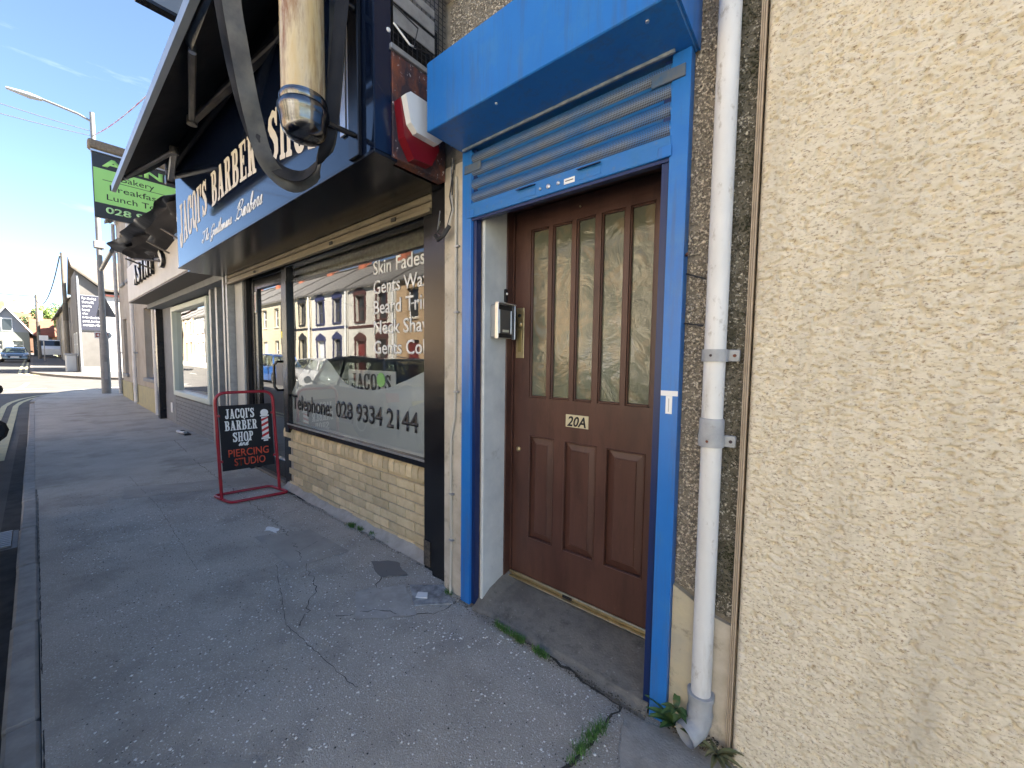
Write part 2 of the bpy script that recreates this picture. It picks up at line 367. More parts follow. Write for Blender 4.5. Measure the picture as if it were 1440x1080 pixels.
CUR = {  # joined-up letters as point paths, x-height 1
 'T': (2.2, [[(.1, 1.7), (.3, 2.1), (.9, 2.0), (1.7, 2.15), (2.2, 2.3)], [(1.3, 2.05), (1.15, 1.2), (.9, .3), (.5, -.1), (.1, .1), (.15, .5), (.5, .5)]]),
 'G': (1.9, [[(1.7, 1.6), (1.6, 2.1), (1.1, 2.2), (.5, 1.5), (.3, .7), (.6, 0), (1.2, .2), (1.5, .9)], [(1.0, .95), (1.6, 1.0), (1.4, .1), (1.0, -.7), (.4, -.8), (.5, -.3), (1.9, .4)]]),
 'B': (2.0, [[(.9, 2.0), (.6, 1), (.3, 0), (0, .1)], [(.3, 1.5), (.9, 2.3), (1.6, 2.2), (1.6, 1.6), (.9, 1.15), (1.6, 1.0), (1.6, .3), (1.0, -.05), (.5, .2), (1.0, .1), (2.0, .3)]]),
 'h': (1.0, [[(0, .2), (.5, 1.5), (.5, 2.2), (.3, 2.1), (.15, 0)], [(.15, .1), (.5, .95), (.7, .8), (.65, .15), (.8, 0), (1.0, .2)]]),
 'e': (.8, [[(0, .2), (.4, .55), (.55, .9), (.35, 1.0), (.15, .6), (.25, .05), (.5, 0), (.8, .25)]]),
 'n': (1.1, [[(0, .2), (.2, 1.0), (.15, 0), (.5, .95), (.75, .8), (.7, .15), (.85, 0), (1.1, .2)]]),
 't': (.7, [[(0, .2), (.4, 1.9), (.25, .2), (.4, 0), (.7, .2)], [(.1, 1.15), (.6, 1.2)]]),
 'l': (.6, [[(0, .2), (.45, 1.6), (.4, 2.3), (.2, 2.0), (.2, .2), (.35, 0), (.6, .2)]]),
 'm': (1.6, [[(0, .2), (.2, 1.0), (.15, 0), (.5, .95), (.65, .8), (.6, 0), (1.0, .95), (1.2, .8), (1.15, .15), (1.3, 0), (1.6, .2)]]),
 'a': (1.0, [[(0, .2), (.6, .95), (.3, 1.0), (.1, .4), (.3, 0), (.7, .9), (.65, .1), (.8, 0), (1.0, .2)]]),
 's': (.8, [[(0, .2), (.35, 1.1), (.5, .5), (.4, .05), (.15, .1), (.45, 0), (.8, .2)]]),
 'r': (.8, [[(0, .2), (.25, 1.1), (.5, .95), (.45, .2), (.6, 0), (.8, .2)]]),
 'b': (.9, [[(0, .2), (.45, 1.6), (.4, 2.3), (.2, 1.9), (.2, .1), (.5, 0), (.65, .6), (.45, .9), (.55, .75), (.9, .8)]]),
 'd': (1.0, [[(0, .2), (.6, .95), (.3, 1.0), (.1, .4), (.3, 0), (.8, 2.2), (.65, .1), (.8, 0), (1.0, .2)]]),
 ' ': (.7, [])}
def cursive_mesh(s, h, w=0.1, slant=0.35, width=None):
    x = 0; segs = []
    for ch in s:
        adv, ss = CUR[ch]
        for st in ss:
            P = [Vector((a + x, b)) for a, b in st]; Q = [P[0]] + P + [P[-1]]; out = []
            for i in range(1, len(Q) - 2):
                for t in (0, .25, .5, .75):
                    a, b, c, d = Q[i - 1], Q[i], Q[i + 1], Q[i + 2]
                    out.append(0.5 * ((2 * b) + (c - a) * t + (2 * a - 5 * b + 4 * c - d) * t * t + (3 * b - a - 3 * c + d) * t ** 3))
            out.append(P[-1]); segs += [(out[i], out[i + 1]) for i in range(len(out) - 1)]
        x += adv
    xs = np.arange(-.3, x + 1.2, .09); ys = np.arange(-1, 2.6, .09); X, Y = np.meshgrid(xs, ys, indexing='ij'); f = X * 0 + 9
    for a, b in segs:
        i0 = max(0, int((min(a.x, b.x) - .35 - xs[0]) / .09)); i1 = int((max(a.x, b.x) + .35 - xs[0]) / .09) + 1
        f[i0:i1] = np.minimum(f[i0:i1], sd_seg(X[i0:i1], Y[i0:i1], a.x, a.y, b.x, b.y, w * (1.35 if abs(b.y - a.y) > abs(b.x - a.x) else .8)))
    V, F = fill_field(f, xs, ys); sc = h; sx = (width / x) if width else sc
    me = bpy.data.meshes.new('lettering'); me.from_pydata([((p[0] + slant * p[1]) * sx, p[1] * sc, 0.0008) for p in V], [], F); return me
#@@PART2
# ------------------------------------------------------------------ material palette
ASPH = mat('worn asphalt', (0.345, 0.312, 0.264), (0.455, 0.416, 0.354), rough=0.92, scale=2.4, detail=14, bump=1.0, bscale=190, bdist=0.006, c3=(0.66, 0.64, 0.58), s3=120, t3=(0.54, 0.66), bdetail=3, c4=(0.285, 0.258, 0.218), s4=1.7, t4=(0.5, 0.68), lo=.3, hi=.7)
ROADM = mat('road asphalt', (0.065, 0.061, 0.055), (0.095, 0.089, 0.08), rough=0.9, scale=2.0, detail=10, bump=0.8, bscale=200, bdist=0.003)
KERBM = mat('kerb concrete', (0.25, 0.235, 0.21), (0.35, 0.33, 0.295), rough=0.9, scale=9, bump=0.5, bscale=160, bdist=0.002, rnd=0.08)
DARKJ = mat('dirt in joint', (0.05, 0.047, 0.042), rough=1)
CREAM = mat('cream rough render', (0.68, 0.605, 0.455), (0.76, 0.685, 0.535), rough=0.92, scale=20, bump=0.7, bscale=330, bdist=0.003, c3=(0.30, 0.22, 0.14), s3=95, t3=(0.53, 0.64), bdetail=4, stretch=(1, 1, 1.9), c4=(0.52, 0.465, 0.36), s4=1.5, t4=(0.48, 0.74), st4=(4, 1, .45))
PEBB = mat('pebbledash base', (0.17, 0.15, 0.12), (0.27, 0.24, 0.19), rough=0.95, scale=30, bump=0.8, bscale=120, bdist=0.006)
PEBS = mat('pebbles', (0.16, 0.14, 0.115), (0.72, 0.64, 0.52), rough=0.8, scale=85, detail=2, lo=0.42, hi=0.62)
MOSS = mat('dirty pebbles', (0.10, 0.092, 0.07), (0.6, 0.56, 0.48), rough=0.9, scale=80, detail=2, lo=.45, hi=.6, c3=(0.045, 0.05, 0.025), s3=6, t3=(0.45, 0.6))
PLAST = mat('old whitewashed plaster', (0.52, 0.54, 0.53), (0.66, 0.67, 0.64), rough=0.85, scale=5, detail=10, bump=0.4, bscale=30, bdist=0.003, c3=(0.36, 0.36, 0.33), s3=9, t3=(0.6, 0.78))
PLAST2 = mat('grubby cream plaster', (0.42, 0.37, 0.29), (0.56, 0.51, 0.43), rough=0.9, scale=8, detail=10, bump=0.5, bscale=50, bdist=0.003, c3=(0.2, 0.18, 0.14), s3=10, t3=(0.55, 0.75))
CONC = mat('step concrete', (0.125, 0.116, 0.10), (0.22, 0.205, 0.178), rough=0.92, scale=7, detail=10, bump=0.6, bscale=90, bdist=0.004, c3=(0.05, 0.047, 0.036), s3=7, t3=(0.5, 0.7), c4=(.3, .285, .25), s4=60, t4=(.62, .7))
BLUE = mat('blue powder coat', (0.014, 0.14, 0.46), (0.02, 0.165, 0.50), rough=0.32, scale=3, bump=0.16, bscale=4, bdist=0.008, rvar=0.1, c3=(0.05, 0.20, 0.44), s3=5, t3=(0.52, 0.8), c4=(0.045, 0.12, 0.30), s4=8, t4=(0.5, 0.72), st4=(3, 3, .22))
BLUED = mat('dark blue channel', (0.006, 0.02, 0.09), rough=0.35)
BLUES = mat('dusty blue shutter lath', (0.016, 0.15, 0.46), (0.02, 0.15, 0.40), rough=0.4, scale=12, bump=0.1, bscale=60, c3=(0.13, 0.17, 0.22), s3=22, t3=(0.56, 0.8))
BROWN = mat('brown door paint', (0.070, 0.031, 0.023), (0.10, 0.045, 0.032), rough=0.42, scale=5, detail=9, bump=0.25, bscale=40, bdist=0.0015, stretch=(1.6, 1, 0.35), rvar=0.12, c3=(0.045, 0.019, 0.014), s3=7, t3=(0.5, 0.75), c4=(.17, .10, .07), s4=34, t4=(.66, .74))
BRASS = mat('tarnished brass', (0.42, 0.33, 0.18), (0.56, 0.46, 0.27), rough=0.38, metal=0.85, scale=18, bump=0.1)
BLACKP = mat('black gloss paint', (0.008, 0.008, 0.010), (0.014, 0.014, 0.016), rough=0.22, scale=6, bump=0.05, bscale=15, bdist=0.002, c3=(0.04, 0.038, 0.034), s3=12, t3=(0.64, 0.8))
BLACKM = mat('black matt', (0.008, 0.008, 0.009), (0.014, 0.013, 0.013), rough=0.75, scale=8, bump=0.2)
SIGNB = mat('gloss sign face', (0.004, 0.008, 0.022), rough=0.07, scale=3, bump=0.03, bscale=1.6, bdist=0.01, ior=1.5)
WHITEP = mat('white paint', (0.72, 0.73, 0.72), (0.8, 0.8, 0.78), rough=0.4, scale=5, bump=0.05)
PIPEW = mat('weathered white pipe paint', (0.60, 0.595, 0.575), (0.70, 0.695, 0.67), rough=0.45, scale=5, detail=9, bump=0.25, bscale=45, bdist=0.0015, c3=(0.34, 0.31, 0.26), s3=26, t3=(0.58, 0.72), stretch=(1, 1, 0.5), c4=(.45, .42, .37), s4=5, t4=(.55, .8), st4=(2, 2, .4))
PIPEG = mat('grey pipe fitting', (0.30, 0.31, 0.32), (0.4, 0.41, 0.42), rough=0.45, scale=14, bump=0.15, c3=(0.2, 0.18, 0.15), s3=20, t3=(0.6, 0.75))
LETW = mat('white vinyl letter', (0.78, 0.78, 0.76), rough=0.45)
LETC = mat('cream letter', (0.66, 0.6, 0.5), rough=0.45)
LETK = mat('black vinyl letter', (0.01, 0.01, 0.012), rough=0.4)
LETR = mat('orange red letter', (0.62, 0.075, 0.03), rough=0.45)
REDP = mat('red frame paint', (0.30, 0.008, 0.02), (0.38, 0.014, 0.03), rough=0.3, scale=15, bump=0.1, c3=(0.5, 0.42, 0.4), s3=28, t3=(0.68, 0.74))
FABK = mat('black awning fabric', (0.012, 0.012, 0.016), (0.02, 0.02, 0.024), rough=0.85, scale=8, bump=0.3, bscale=6, bdist=0.02)
FABG = mat('faded grey strap fabric', (0.06, 0.06, 0.062), (0.115, 0.112, 0.10), rough=0.8, scale=9, bump=0.3, bscale=14, bdist=0.01)
ALU = mat('brushed aluminium', (0.55, 0.57, 0.6), (0.66, 0.68, 0.7), rough=0.32, metal=0.9, scale=8, bump=0.04)
ARMM = mat('awning arm', (0.09, 0.085, 0.08), (0.15, 0.14, 0.13), rough=0.35, metal=0.5, scale=8)
CHROM = mat('tarnished chrome', (0.22, 0.22, 0.225), (0.12, 0.115, 0.11), rough=0.17, metal=1.0, scale=14, bump=0.08, bscale=12, rvar=0.08)
AMBER = mat('yellowed lamp glass', (0.60, 0.44, 0.21), (0.68, 0.60, 0.40), rough=0.2, scale=9, detail=8, stretch=(1.8, 1.8, 0.3), c3=(0.26, 0.12, 0.04), s3=9, t3=(0.48, 0.66), c4=(.32, .18, .07), s4=7, t4=(.52, .70), st4=(2, 2, .22), coat=0.3)
RUSTM = mat('rusted peeling board', (0.035, 0.022, 0.03), (0.20, 0.06, 0.028), rough=0.8, scale=7, detail=12, lo=.47, hi=.62, bump=0.9, bscale=30, bdist=0.008, stretch=(1, 1, .6), c3=(0.4, 0.36, 0.36), s3=38, t3=(0.60, 0.64))
BRICKM = mat('buff brick', (0.60, 0.475, 0.28), (0.70, 0.575, 0.36), rough=0.9, scale=14, detail=8, bump=0.5, bscale=70, bdist=0.004, rnd=0.2, c3=(0.42, 0.35, 0.24), s3=24, t3=(0.58, 0.75))
MORT = mat('mortar', (0.36, 0.31, 0.24), (0.46, 0.41, 0.33), rough=0.95, scale=20, bump=0.6, bscale=90, bdist=0.003)
GREYP = mat('grey masonry paint', (0.17, 0.185, 0.20), (0.21, 0.225, 0.24), rough=0.75, scale=6, bump=0.2)
GALV = mat('galvanised steel', (0.32, 0.325, 0.33), (0.42, 0.425, 0.43), rough=0.45, metal=0.6, scale=16, bump=0.1)
LATH = mat('dusty bronze shutter', (0.16, 0.135, 0.09), (0.23, 0.195, 0.13), rough=0.5, scale=6, metal=0.2, bump=0.2)
WOODG = mat('weathered timber', (0.16, 0.13, 0.10), (0.25, 0.21, 0.16), rough=0.9, scale=12, stretch=(0.5, 3, 3), bump=0.4)
HOUSEG = mat('grey beige render', (0.32, 0.285, 0.235), (0.40, 0.36, 0.31), rough=0.92, scale=2, detail=10, bump=0.5, bscale=50, bdist=0.01)
HOUSEY = mat('stained yellow plinth render', (0.40, 0.36, 0.20), (0.32, 0.30, 0.2), rough=0.92, scale=5)
SLATE = mat('roof slate', (0.09, 0.085, 0.08), (0.15, 0.14, 0.125), rough=0.8, scale=4, stretch=(1, 1, 1), bump=0.6, bscale=9, bdist=0.03)
TILEO = mat('orange roof tile', (0.15, 0.062, 0.036), (0.2, 0.09, 0.055), rough=0.85, scale=3, bump=0.5, bscale=10, bdist=0.03)
WINDK = mat('dim window pane', (0.025, 0.03, 0.035), rough=0.05, spec=0.7)
CURT = mat('pane with net curtain', (0.35, 0.35, 0.34), rough=0.15)
PVC = mat('white pvc frame', (0.68, 0.69, 0.68), rough=0.35)
SAGE = mat('pale sage frame', (0.52, 0.58, 0.52), rough=0.4)
WIREM = mat('black cable', (0.02, 0.02, 0.022), rough=0.6)
CABW = mat('cream cable', (0.5, 0.47, 0.4), rough=0.6)
POLEW = mat('pole timber', (0.13, 0.11, 0.085), (0.22, 0.19, 0.15), rough=0.9, scale=7, stretch=(3, 3, 0.4), bump=0.3)
GREENS = mat('lime green sign face', (0.36, 0.74, 0.22), rough=0.5)
GRASS = mat('grass blade', (0.05, 0.13, 0.02), (0.10, 0.21, 0.045), rough=0.6, scale=40)
LEAFM = mat('weed leaf', (0.05, 0.11, 0.03), (0.10, 0.18, 0.05), rough=0.5, scale=25, c3=(0.20, 0.15, 0.05), s3=14, t3=(0.6, 0.7))
DRYL = mat('dried weed leaf', (0.24, 0.2, 0.09), (0.12, 0.14, 0.05), rough=0.7, scale=30)
CHIPW = mat('white stone chip', (0.72, 0.71, 0.67), (0.86, 0.85, 0.81), rough=0.7, scale=40)
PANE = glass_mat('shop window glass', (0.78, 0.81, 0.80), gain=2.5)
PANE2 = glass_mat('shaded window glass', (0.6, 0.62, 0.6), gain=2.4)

# ------------------------------------------------------------------ the ground
# near pavement with the rounded corner beyond the row
def arc_pts():
    return [(-17.6, -1.69), (-18.6, -1.62), (-19.7, -1.44), (-20.6, -1.15), (-21.3, -0.75), (-21.8, -0.2), (-22.0, 0.6), (-22.05, 2.0), (-22.0, 14.0)]
AP = arc_pts()
g = MB(); xs = [-60000, -3000, -400, -120, -100, -80, -60, -45, -36, -30, -24, -18, -12, 40, 400, 3000]
for i in range(len(xs) - 1):
    a, b = max(xs[i], -3000), xs[i + 1]
    if b <= a: continue
    za = G(max(a, -110)) - 0.16; zb = G(max(b, -110)) - 0.16
    g.quad((a, -3000, za), (b, -3000, zb), (b, 3000, zb), (a, 3000, za))
struct(g.build('ground', mat('distant ground', (0.10, 0.12, 0.05), (0.16, 0.15, 0.09), rough=1, scale=0.05)))
r = MB(); xs = [-130, -110] + list(range(-105, -10, 5)) + [-12, 0, 20, 60]
for i in range(len(xs) - 1):
    a, b = xs[i], xs[i + 1]; r.quad((a, -7.5, G(a) - .112), (b, -7.5, G(b) - .112), (b, -1.60, G(b) - .112), (a, -1.60, G(a) - .112))
for a, b in ((-36, -31), (-31, -27), (-27, -22), (-22, -17)):
    r.quad((a, -1.60, G(a) - .112), (b, -1.60, G(b) - .112), (b, 40, G(b) - .112), (a, 40, G(a) - .112))
struct(r.build('road', ROADM))

# pavement: fine uneven sheet close by, coarser beyond
def pav_h(x, y):
    return (vnoise(x * 2.1, y * 2.1, 1) - .5) * .012 + (vnoise(x * 9, y * 9, 2) - .5) * .004 + (vnoise(x * 40, y * 40, 3) - .5) * .0022 - .028 * np.clip((x + 1.25) / .8, 0, 1) * np.clip((y + .9) / .7, 0, 1)
def pav(gx, gy):
    h = pav_h(gx, gy); e = np.clip((gy + 1.586) / .15, 0, 1); return np.stack([gx, gy, h * e - .001], -1)
p1 = grid_mesh('pavement', np.arange(-6.5, 1.51, .022), np.arange(-1.592, .46, .022), pav, ASPH); struct(p1)
p2 = MB()
xs = [-6.5, -9, -12, -14.5, -17.6]
for i in range(len(xs) - 1):
    a, b = xs[i + 1], xs[i]; p2.quad((a, -1.604, G(a)), (b, -1.604, G(b)), (b, .8, G(b)), (a, .8, G(a)))
for i in range(len(AP) - 1):
    (ax, ay), (bx_, by) = AP[i], AP[i + 1]; k = .085
    p2.quad((ax + k * .3, ay + k, G(ax)), (bx_ + k, by + k * .6, G(bx_)), (-17.6, max(by, .5) + .5, G(-17.6)), (-17.6, max(ay, .0) + .8, G(-17.6)))
p2.quad((1.5, -1.586, 0), (12, -1.586, 0), (12, .46, 0), (1.5, .46, 0))
struct(p2.build('pavement', ASPH))
kb = struct(MB().box(-6.5, -1.668, -.2, 12, -1.595, -.03).build('kerb', DARKJ))
for i in range(40):
    x = 2.2 - .915 * (i + 1); 
    if x < -17.6: break
    w = .907; zt = random.uniform(-.003, .003); r0, r1 = G(x), G(x + w)
    b = MB().box(0, 0, -.18, w, .094, 0.0, c=.012)
    if x < -12: b.v = [(vx, vy, vz + (r0 * (1 - vx / w) + r1 * vx / w)) for vx, vy, vz in b.v]
    me = b.mesh('kerbstone', KERBM); child('kerbstone', me, kb, Matrix.Translation((x, -1.688 + random.uniform(-.003, .003), zt)))
for i in range(len(AP) - 1):
    (ax, ay), (bx_, by) = AP[i], AP[i + 1]; n = max(1, round(math.hypot(bx_ - ax, by - ay) / .9))
    for j in range(min(n, 6)):
        a0 = Vector((ax, ay, 0)).lerp(Vector((bx_, by, 0)), j / n); a1 = Vector((ax, ay, 0)).lerp(Vector((bx_, by, 0)), (j + .985) / n)
        t = (a1 - a0).normalized(); nn = Vector((-t.y, t.x, 0)) * -1
        if nn.x < 0 and nn.y < 0: nn = -nn
        nn = Vector((t.y, -t.x, 0)); nn = nn if nn.dot(Vector((-17, 2, 0)) - a0) > 0 else -nn
        q = [a0, a1, a1 + nn * .10, a0 + nn * .10]
        MB().prism([(p.x, p.y, G(p.x) - .18) for p in q], (0, 0, .183)).build('kerbstone', KERBM, kb)
# opposite pavement and the pavement beyond the side street
o2 = MB()
xs = [-110, -80, -60, -45, -30, -20, -12, 30]
for i in range(len(xs) - 1):
    a, b = xs[i], xs[i + 1]; o2.prism([(a, -7.5, G(a) - .15), (b, -7.5, G(b) - .15), (b, -9.3, G(b) - .15), (a, -9.3, G(a) - .15)], (0, 0, .152))
struct(o2.build('opposite_pavement', ASPH))
FP = [(-110, -1.75), (-80, -1.7), (-60, -1.68), (-45, -1.66), (-37.5, -1.62), (-36.2, -1.5), (-34.8, -1.15), (-33.0, -.7), (-31.2, -.1), (-29.5, .7), (-28.2, 2.0), (-27.8, 4), (-27.8, 40)]
f2 = MB(); inner = [(-110, .5), (-80, .5), (-60, .5), (-45, .5), (-38, .5), (-37.5, .6), (-37, .8), (-36.4, 1.0), (-36, 1.5), (-35.6, 2), (-35.3, 3), (-35.1, 5), (-35, 40)]
for i in range(len(FP) - 1):
    q = [FP[i], FP[i + 1], inner[i + 1], inner[i]]; f2.prism([(x, y, G(x) - .14) for x, y in q], (0, 0, .142))
struct(f2.build('far_pavement', mat('far pavement', (0.08, 0.075, 0.069), (0.10, 0.095, 0.088), rough=0.9, scale=2)))
k2 = MB()
for i in range(len(FP) - 1):
    a, b = Vector((*FP[i], 0)), Vector((*FP[i + 1], 0)); t = (b - a).normalized(); nn = Vector((t.y, -t.x, 0)) * .13
    q = [a, b, b + nn, a + nn]; k2.prism([(p.x, p.y, G(p.x) - .14) for p in q], (0, 0, .148))
struct(k2.build('far_kerb', mat('pale kerb', (0.12, 0.10, 0.088), (0.16, 0.14, 0.122), rough=0.9, scale=3)))
# painted lines
def line_strip(pts, w, dz=-.104, name='road_marking', mt=None):
    A, B = [], []
    for i, p in enumerate(pts):
        t = Vector(pts[min(i + 1, len(pts) - 1)]) - Vector(pts[max(i - 1, 0)]); t.normalize(); n = Vector((-t[1], t[0])) * w / 2
        A.append((p[0] + n[0], p[1] + n[1], G(p[0]) + dz)); B.append((p[0] - n[0], p[1] - n[1], G(p[0]) + dz))
    return struct(MB().strip(A, B).build(name, mt))
YEL = mat('worn yellow line paint', (0.52, 0.47, 0.25), (0.36, 0.34, 0.22), rough=0.8, scale=9)
WHL = mat('worn white line paint', (0.4, 0.4, 0.37), (0.25, 0.25, 0.23), rough=0.8, scale=9)
def off(pts, d):
    out = []
    for i, p in enumerate(pts):
        t = Vector(pts[min(i + 1, len(pts) - 1)]) - Vector(pts[max(i - 1, 0)]); t.normalize(); out.append((p[0] - t[1] * d, p[1] + t[0] * d))
    return out
base = [(-9.2, -1.69), (-14, -1.69)] + AP
line_strip(off(base, .25), .1, mt=YEL); line_strip(off(base, .45), .1, mt=YEL)
fb = [(x, y) for x, y in FP]
line_strip(off([(-90, -1.72), (-60, -1.68), (-45, -1.66), (-37.5, -1.62), (-36.2, -1.5), (-34.8, -1.15)], -.3), .12, mt=YEL)
line_strip(off([(-90, -1.72), (-60, -1.68), (-45, -1.66), (-37.5, -1.62), (-36.2, -1.5), (-34.8, -1.15)], -.55), .12, mt=YEL)
line_strip([(-22.9, -2.3), (-22.9, -1.0), (-23.2, .2), (-24.2, 1.5)], .2, mt=WHL)
line_strip([(-23.6, -2.2), (-24.6, -2.0), (-25.8, -1.9), (-28, -1.8)], .12, mt=WHL); line_strip([(-24.2, -2.4), (-24.2, -1.3)], .25, mt=WHL)
for k in range(9): line_strip([(-3 - 6 * k, -4.6), (-5 - 6 * k, -4.6)], .1, mt=WHL)
struct(MB().quad((-12, -1.80, -.1095), (8, -1.80, -.1095), (8, -1.685, -.1095), (-12, -1.685, -.1095)).build('gutter_dark_strip', mat('gutter dirt and painted shade', (.03, .028, .025), (.06, .056, .05), rough=.95, scale=8)))  # dark strip: gutter dirt plus the kerb's shadow line painted in as colour
# gully grating in the gutter
gr = thing('drain_grating', 'iron gully grating set in the road against the kerb', 'drain', (-5.22, -1.9, -.11))
bx('frame', mat('cast iron', (0.09, 0.09, 0.09), (0.14, 0.13, 0.12), rough=0.6, metal=0.5, scale=20), gr, -5.48, -2.12, -.13, -4.98, -1.70, -.106)
for i in range(9): bx('bar', mat('worn iron bar', (0.3, 0.3, 0.3), rough=0.5, metal=0.6), gr, -5.45 + i * .05, -2.08, -.108, -5.425 + i * .05, -1.73, -.09, c=.004)
# cracks, patches and white chips
def crack(pts, w, amp=.012, name='pavement_joint', mt=DARKJ):
    P = []; 
    for i in range(len(pts) - 1):
        a, b = Vector(pts[i]), Vector(pts[i + 1]); n = max(2, int((b - a).length / .03))
        for k in range(n): P.append(a.lerp(b, k / n))
    A, B = [], []
    for i, p in enumerate(P):
        t = (P[min(i + 1, len(P) - 1)] - P[max(i - 1, 0)]).normalized(); n = Vector((-t[1], t[0])); p = p + n * random.uniform(-amp, amp); ww = w * random.uniform(.3, 1.2)
        for L_, s_ in ((A, 1), (B, -1)):
            q = p + n * ww / 2 * s_; L_.append((q.x, q.y, float(pav_h(np.array(q.x), np.array(q.y))) + .0016))
    o = MB().strip(A, B).build(name, mt, p1); return o
crack([(-1.34, .02), (-.97, -.01), (-.6, -.03), (-.5, .0)], .016)
crack([(-.6, -.03), (-.62, -.2), (-.66, -.45), (-.62, -.75)], .016, .01)
crack([(-2.05, -.55), (-1.95, -.38), (-1.74, -.27), (-1.66, -.18), (-1.62, 0)], .005)
crack([(-2.2, -.36), (-2.0, -.13), (-1.82, .0)], .004); crack([(-2.1, -.3), (-2.35, .02)], .006)
crack([(-4.6, -.25), (-3.3, -.3), (-2.75, -.42), (-2.4, -.5), (-2.1, -.72)], .005, .02); crack([(-8.6, -.1), (-6.5, -.22), (-4.6, -.25)], .006)
crack([(1.4, -1.588), (-6.4, -1.588)], .005, .001)
crack([(-4.75, .1), (-3.4, .135), (-2.12, .13)], .03, .006)
PATM = mat('lighter mortar patch', (0.33, 0.31, 0.27), (0.43, 0.40, 0.36), rough=0.92, scale=12, bump=0.6, bscale=130, bdist=0.003)
def patch(pts, mt, h=.0022, name='pavement_patch'):
    c = Vector((sum(p[0] for p in pts) / len(pts), sum(p[1] for p in pts) / len(pts))); out = []
    n = len(pts)
    for i in range(n):
        a, b = Vector(pts[i]), Vector(pts[(i + 1) % n])
        for k in range(6):
            p = a.lerp(b, k / 6); p = p + (p - c).normalized() * random.uniform(-.012, .012); out.append((p.x, p.y, float(pav_h(np.array(p.x), np.array(p.y))) + h))
    return MB().add([(c.x, c.y, float(pav_h(np.array(c.x), np.array(c.y))) + h)] + out, [(0, i + 1, (i + 1) % len(out) + 1) for i in range(len(out))]).build(name, mt, p1)
patch([(-2.2, -.35), (-2.02, -.12), (-1.72, -.25), (-1.95, -.5)], PATM)
patch([(-2.45, -.1), (-2.3, .02), (-2.1, -.04), (-2.22, -.17)], mat('dark tar patch', (0.17, 0.157, 0.14), rough=.85, bump=.4, bscale=90, bdist=.002))
patch([(-.58, -.06), (-.5, -.3), (-.45, -.9), (.4, -.9), (.4, 0), (-.3, .03)], mat('broken slab', (0.25, 0.235, 0.205), (0.36, 0.335, 0.295), rough=.92, scale=14, bump=.9, bscale=120, bdist=.003), .0035)
REPM = mat('old tarmac repair', (0.29, 0.265, 0.228), (0.38, 0.35, 0.302), rough=.92, scale=3, bump=1.0, bscale=200, bdist=.004, c3=(.4, .38, .33), s3=150, t3=(.58, .72))
patch([(-5.9, -1.0), (-5.3, .1), (-4.9, .1), (-5.4, -1.05)], REPM, .0012); patch([(-2.0, -1.55), (-1.5, -1.1), (-.9, -1.15), (-1.0, -1.55)], REPM, .0012); patch([(-3.5, -.5), (-3.3, -.15), (-2.7, -.12), (-2.75, -.5)], REPM, .0012)
patch([(-3.62, -.36), (-3.5, -.31), (-3.44, -.36), (-3.55, -.4)], CHIPW, .003)
cv = thing('stop_tap_cover', 'small square metal stop tap cover let into the pavement by the black pillar', 'tap cover', (-1.78, -.1, .0))
MB().prism([(-1.99, -.10, -.01), (-1.82, .04, -.01), (-1.64, -.05, -.01), (-1.80, -.21, -.01)], (0, 0, .017)).build('lid', mat('scuffed cover metal', (0.2, 0.21, 0.22), (0.5, 0.52, 0.54), rough=.5, metal=.4, scale=18, bump=.6, bscale=60), cv)
MB().prism([(-1.88, -.12, .006), (-1.83, -.085, .006), (-1.79, -.12, .006), (-1.85, -.16, .006)], (0, 0, .006)).build('label_plate', LETW, cv)
n = 9500
px = -6.4 * RNG.random(n) ** 1.35 + .6; py = RNG.uniform(-1.5, .1, n)
dens = vnoise(px * 1.7, py * 1.7, 9) * .7 + vnoise(px * 6, py * 6, 10) * .5 + np.where((py > -.75) & (px > -3), .12, -.05)
k = dens > .58; px, py = px[k], py[k]
keep = ~((py > .0) & (px > -2) & (px < -.4)); px, py = px[keep], py[keep]
cl = []
for cx, cy, cn, cs in ((-1.55, -.25, 60, .12), (-2.05, .1, 70, .10), (-1.25, -.08, 40, .08), (-1.0, -.35, 50, .1), (-2.9, .0, 30, .2), (-2.3, .08, 40, .1), (-.8, -.6, 50, .15)):
    cl += list(zip(RNG.normal(cx, cs, cn), RNG.normal(cy, cs * .5, cn)))
cl = np.array(cl); px = np.concatenate([px, cl[:, 0]]); py = np.concatenate([py, cl[:, 1]])
sz = .0019 + .0056 * RNG.random(len(px)) ** 2.3
scatter_mesh('stone_chips', np.stack([px, py, pav_h(px, py) + .0008], -1), sz, lambda b: b, CHIPW, flat=.4)
n = 30000; px = .8 - 6.6 * RNG.random(n) ** 1.3; py = RNG.uniform(-1.58, .12, n); k = ~((py > -.02) & (px > -1.6)); px = px[k]; py = py[k]
scatter_mesh('aggregate_grit', np.stack([px, py, pav_h(px, py)], -1), .0012 + .0022 * RNG.random(len(px)) ** 2, lambda b: b, mat('grey aggregate', (0.2, 0.19, 0.17), (0.62, 0.6, 0.55), rough=.9, scale=90, detail=1, lo=.4, hi=.6), flat=.5)
n = 6500; px = RNG.uniform(-6, .8, n); py = RNG.uniform(-1.5, .1, n)
scatter_mesh('dark_grit', np.stack([px, py, pav_h(px, py)], -1), .0015 + .003 * RNG.random(n) ** 2, lambda b: b, mat('dark grit', (0.06, 0.057, 0.05), rough=.9), flat=.5)
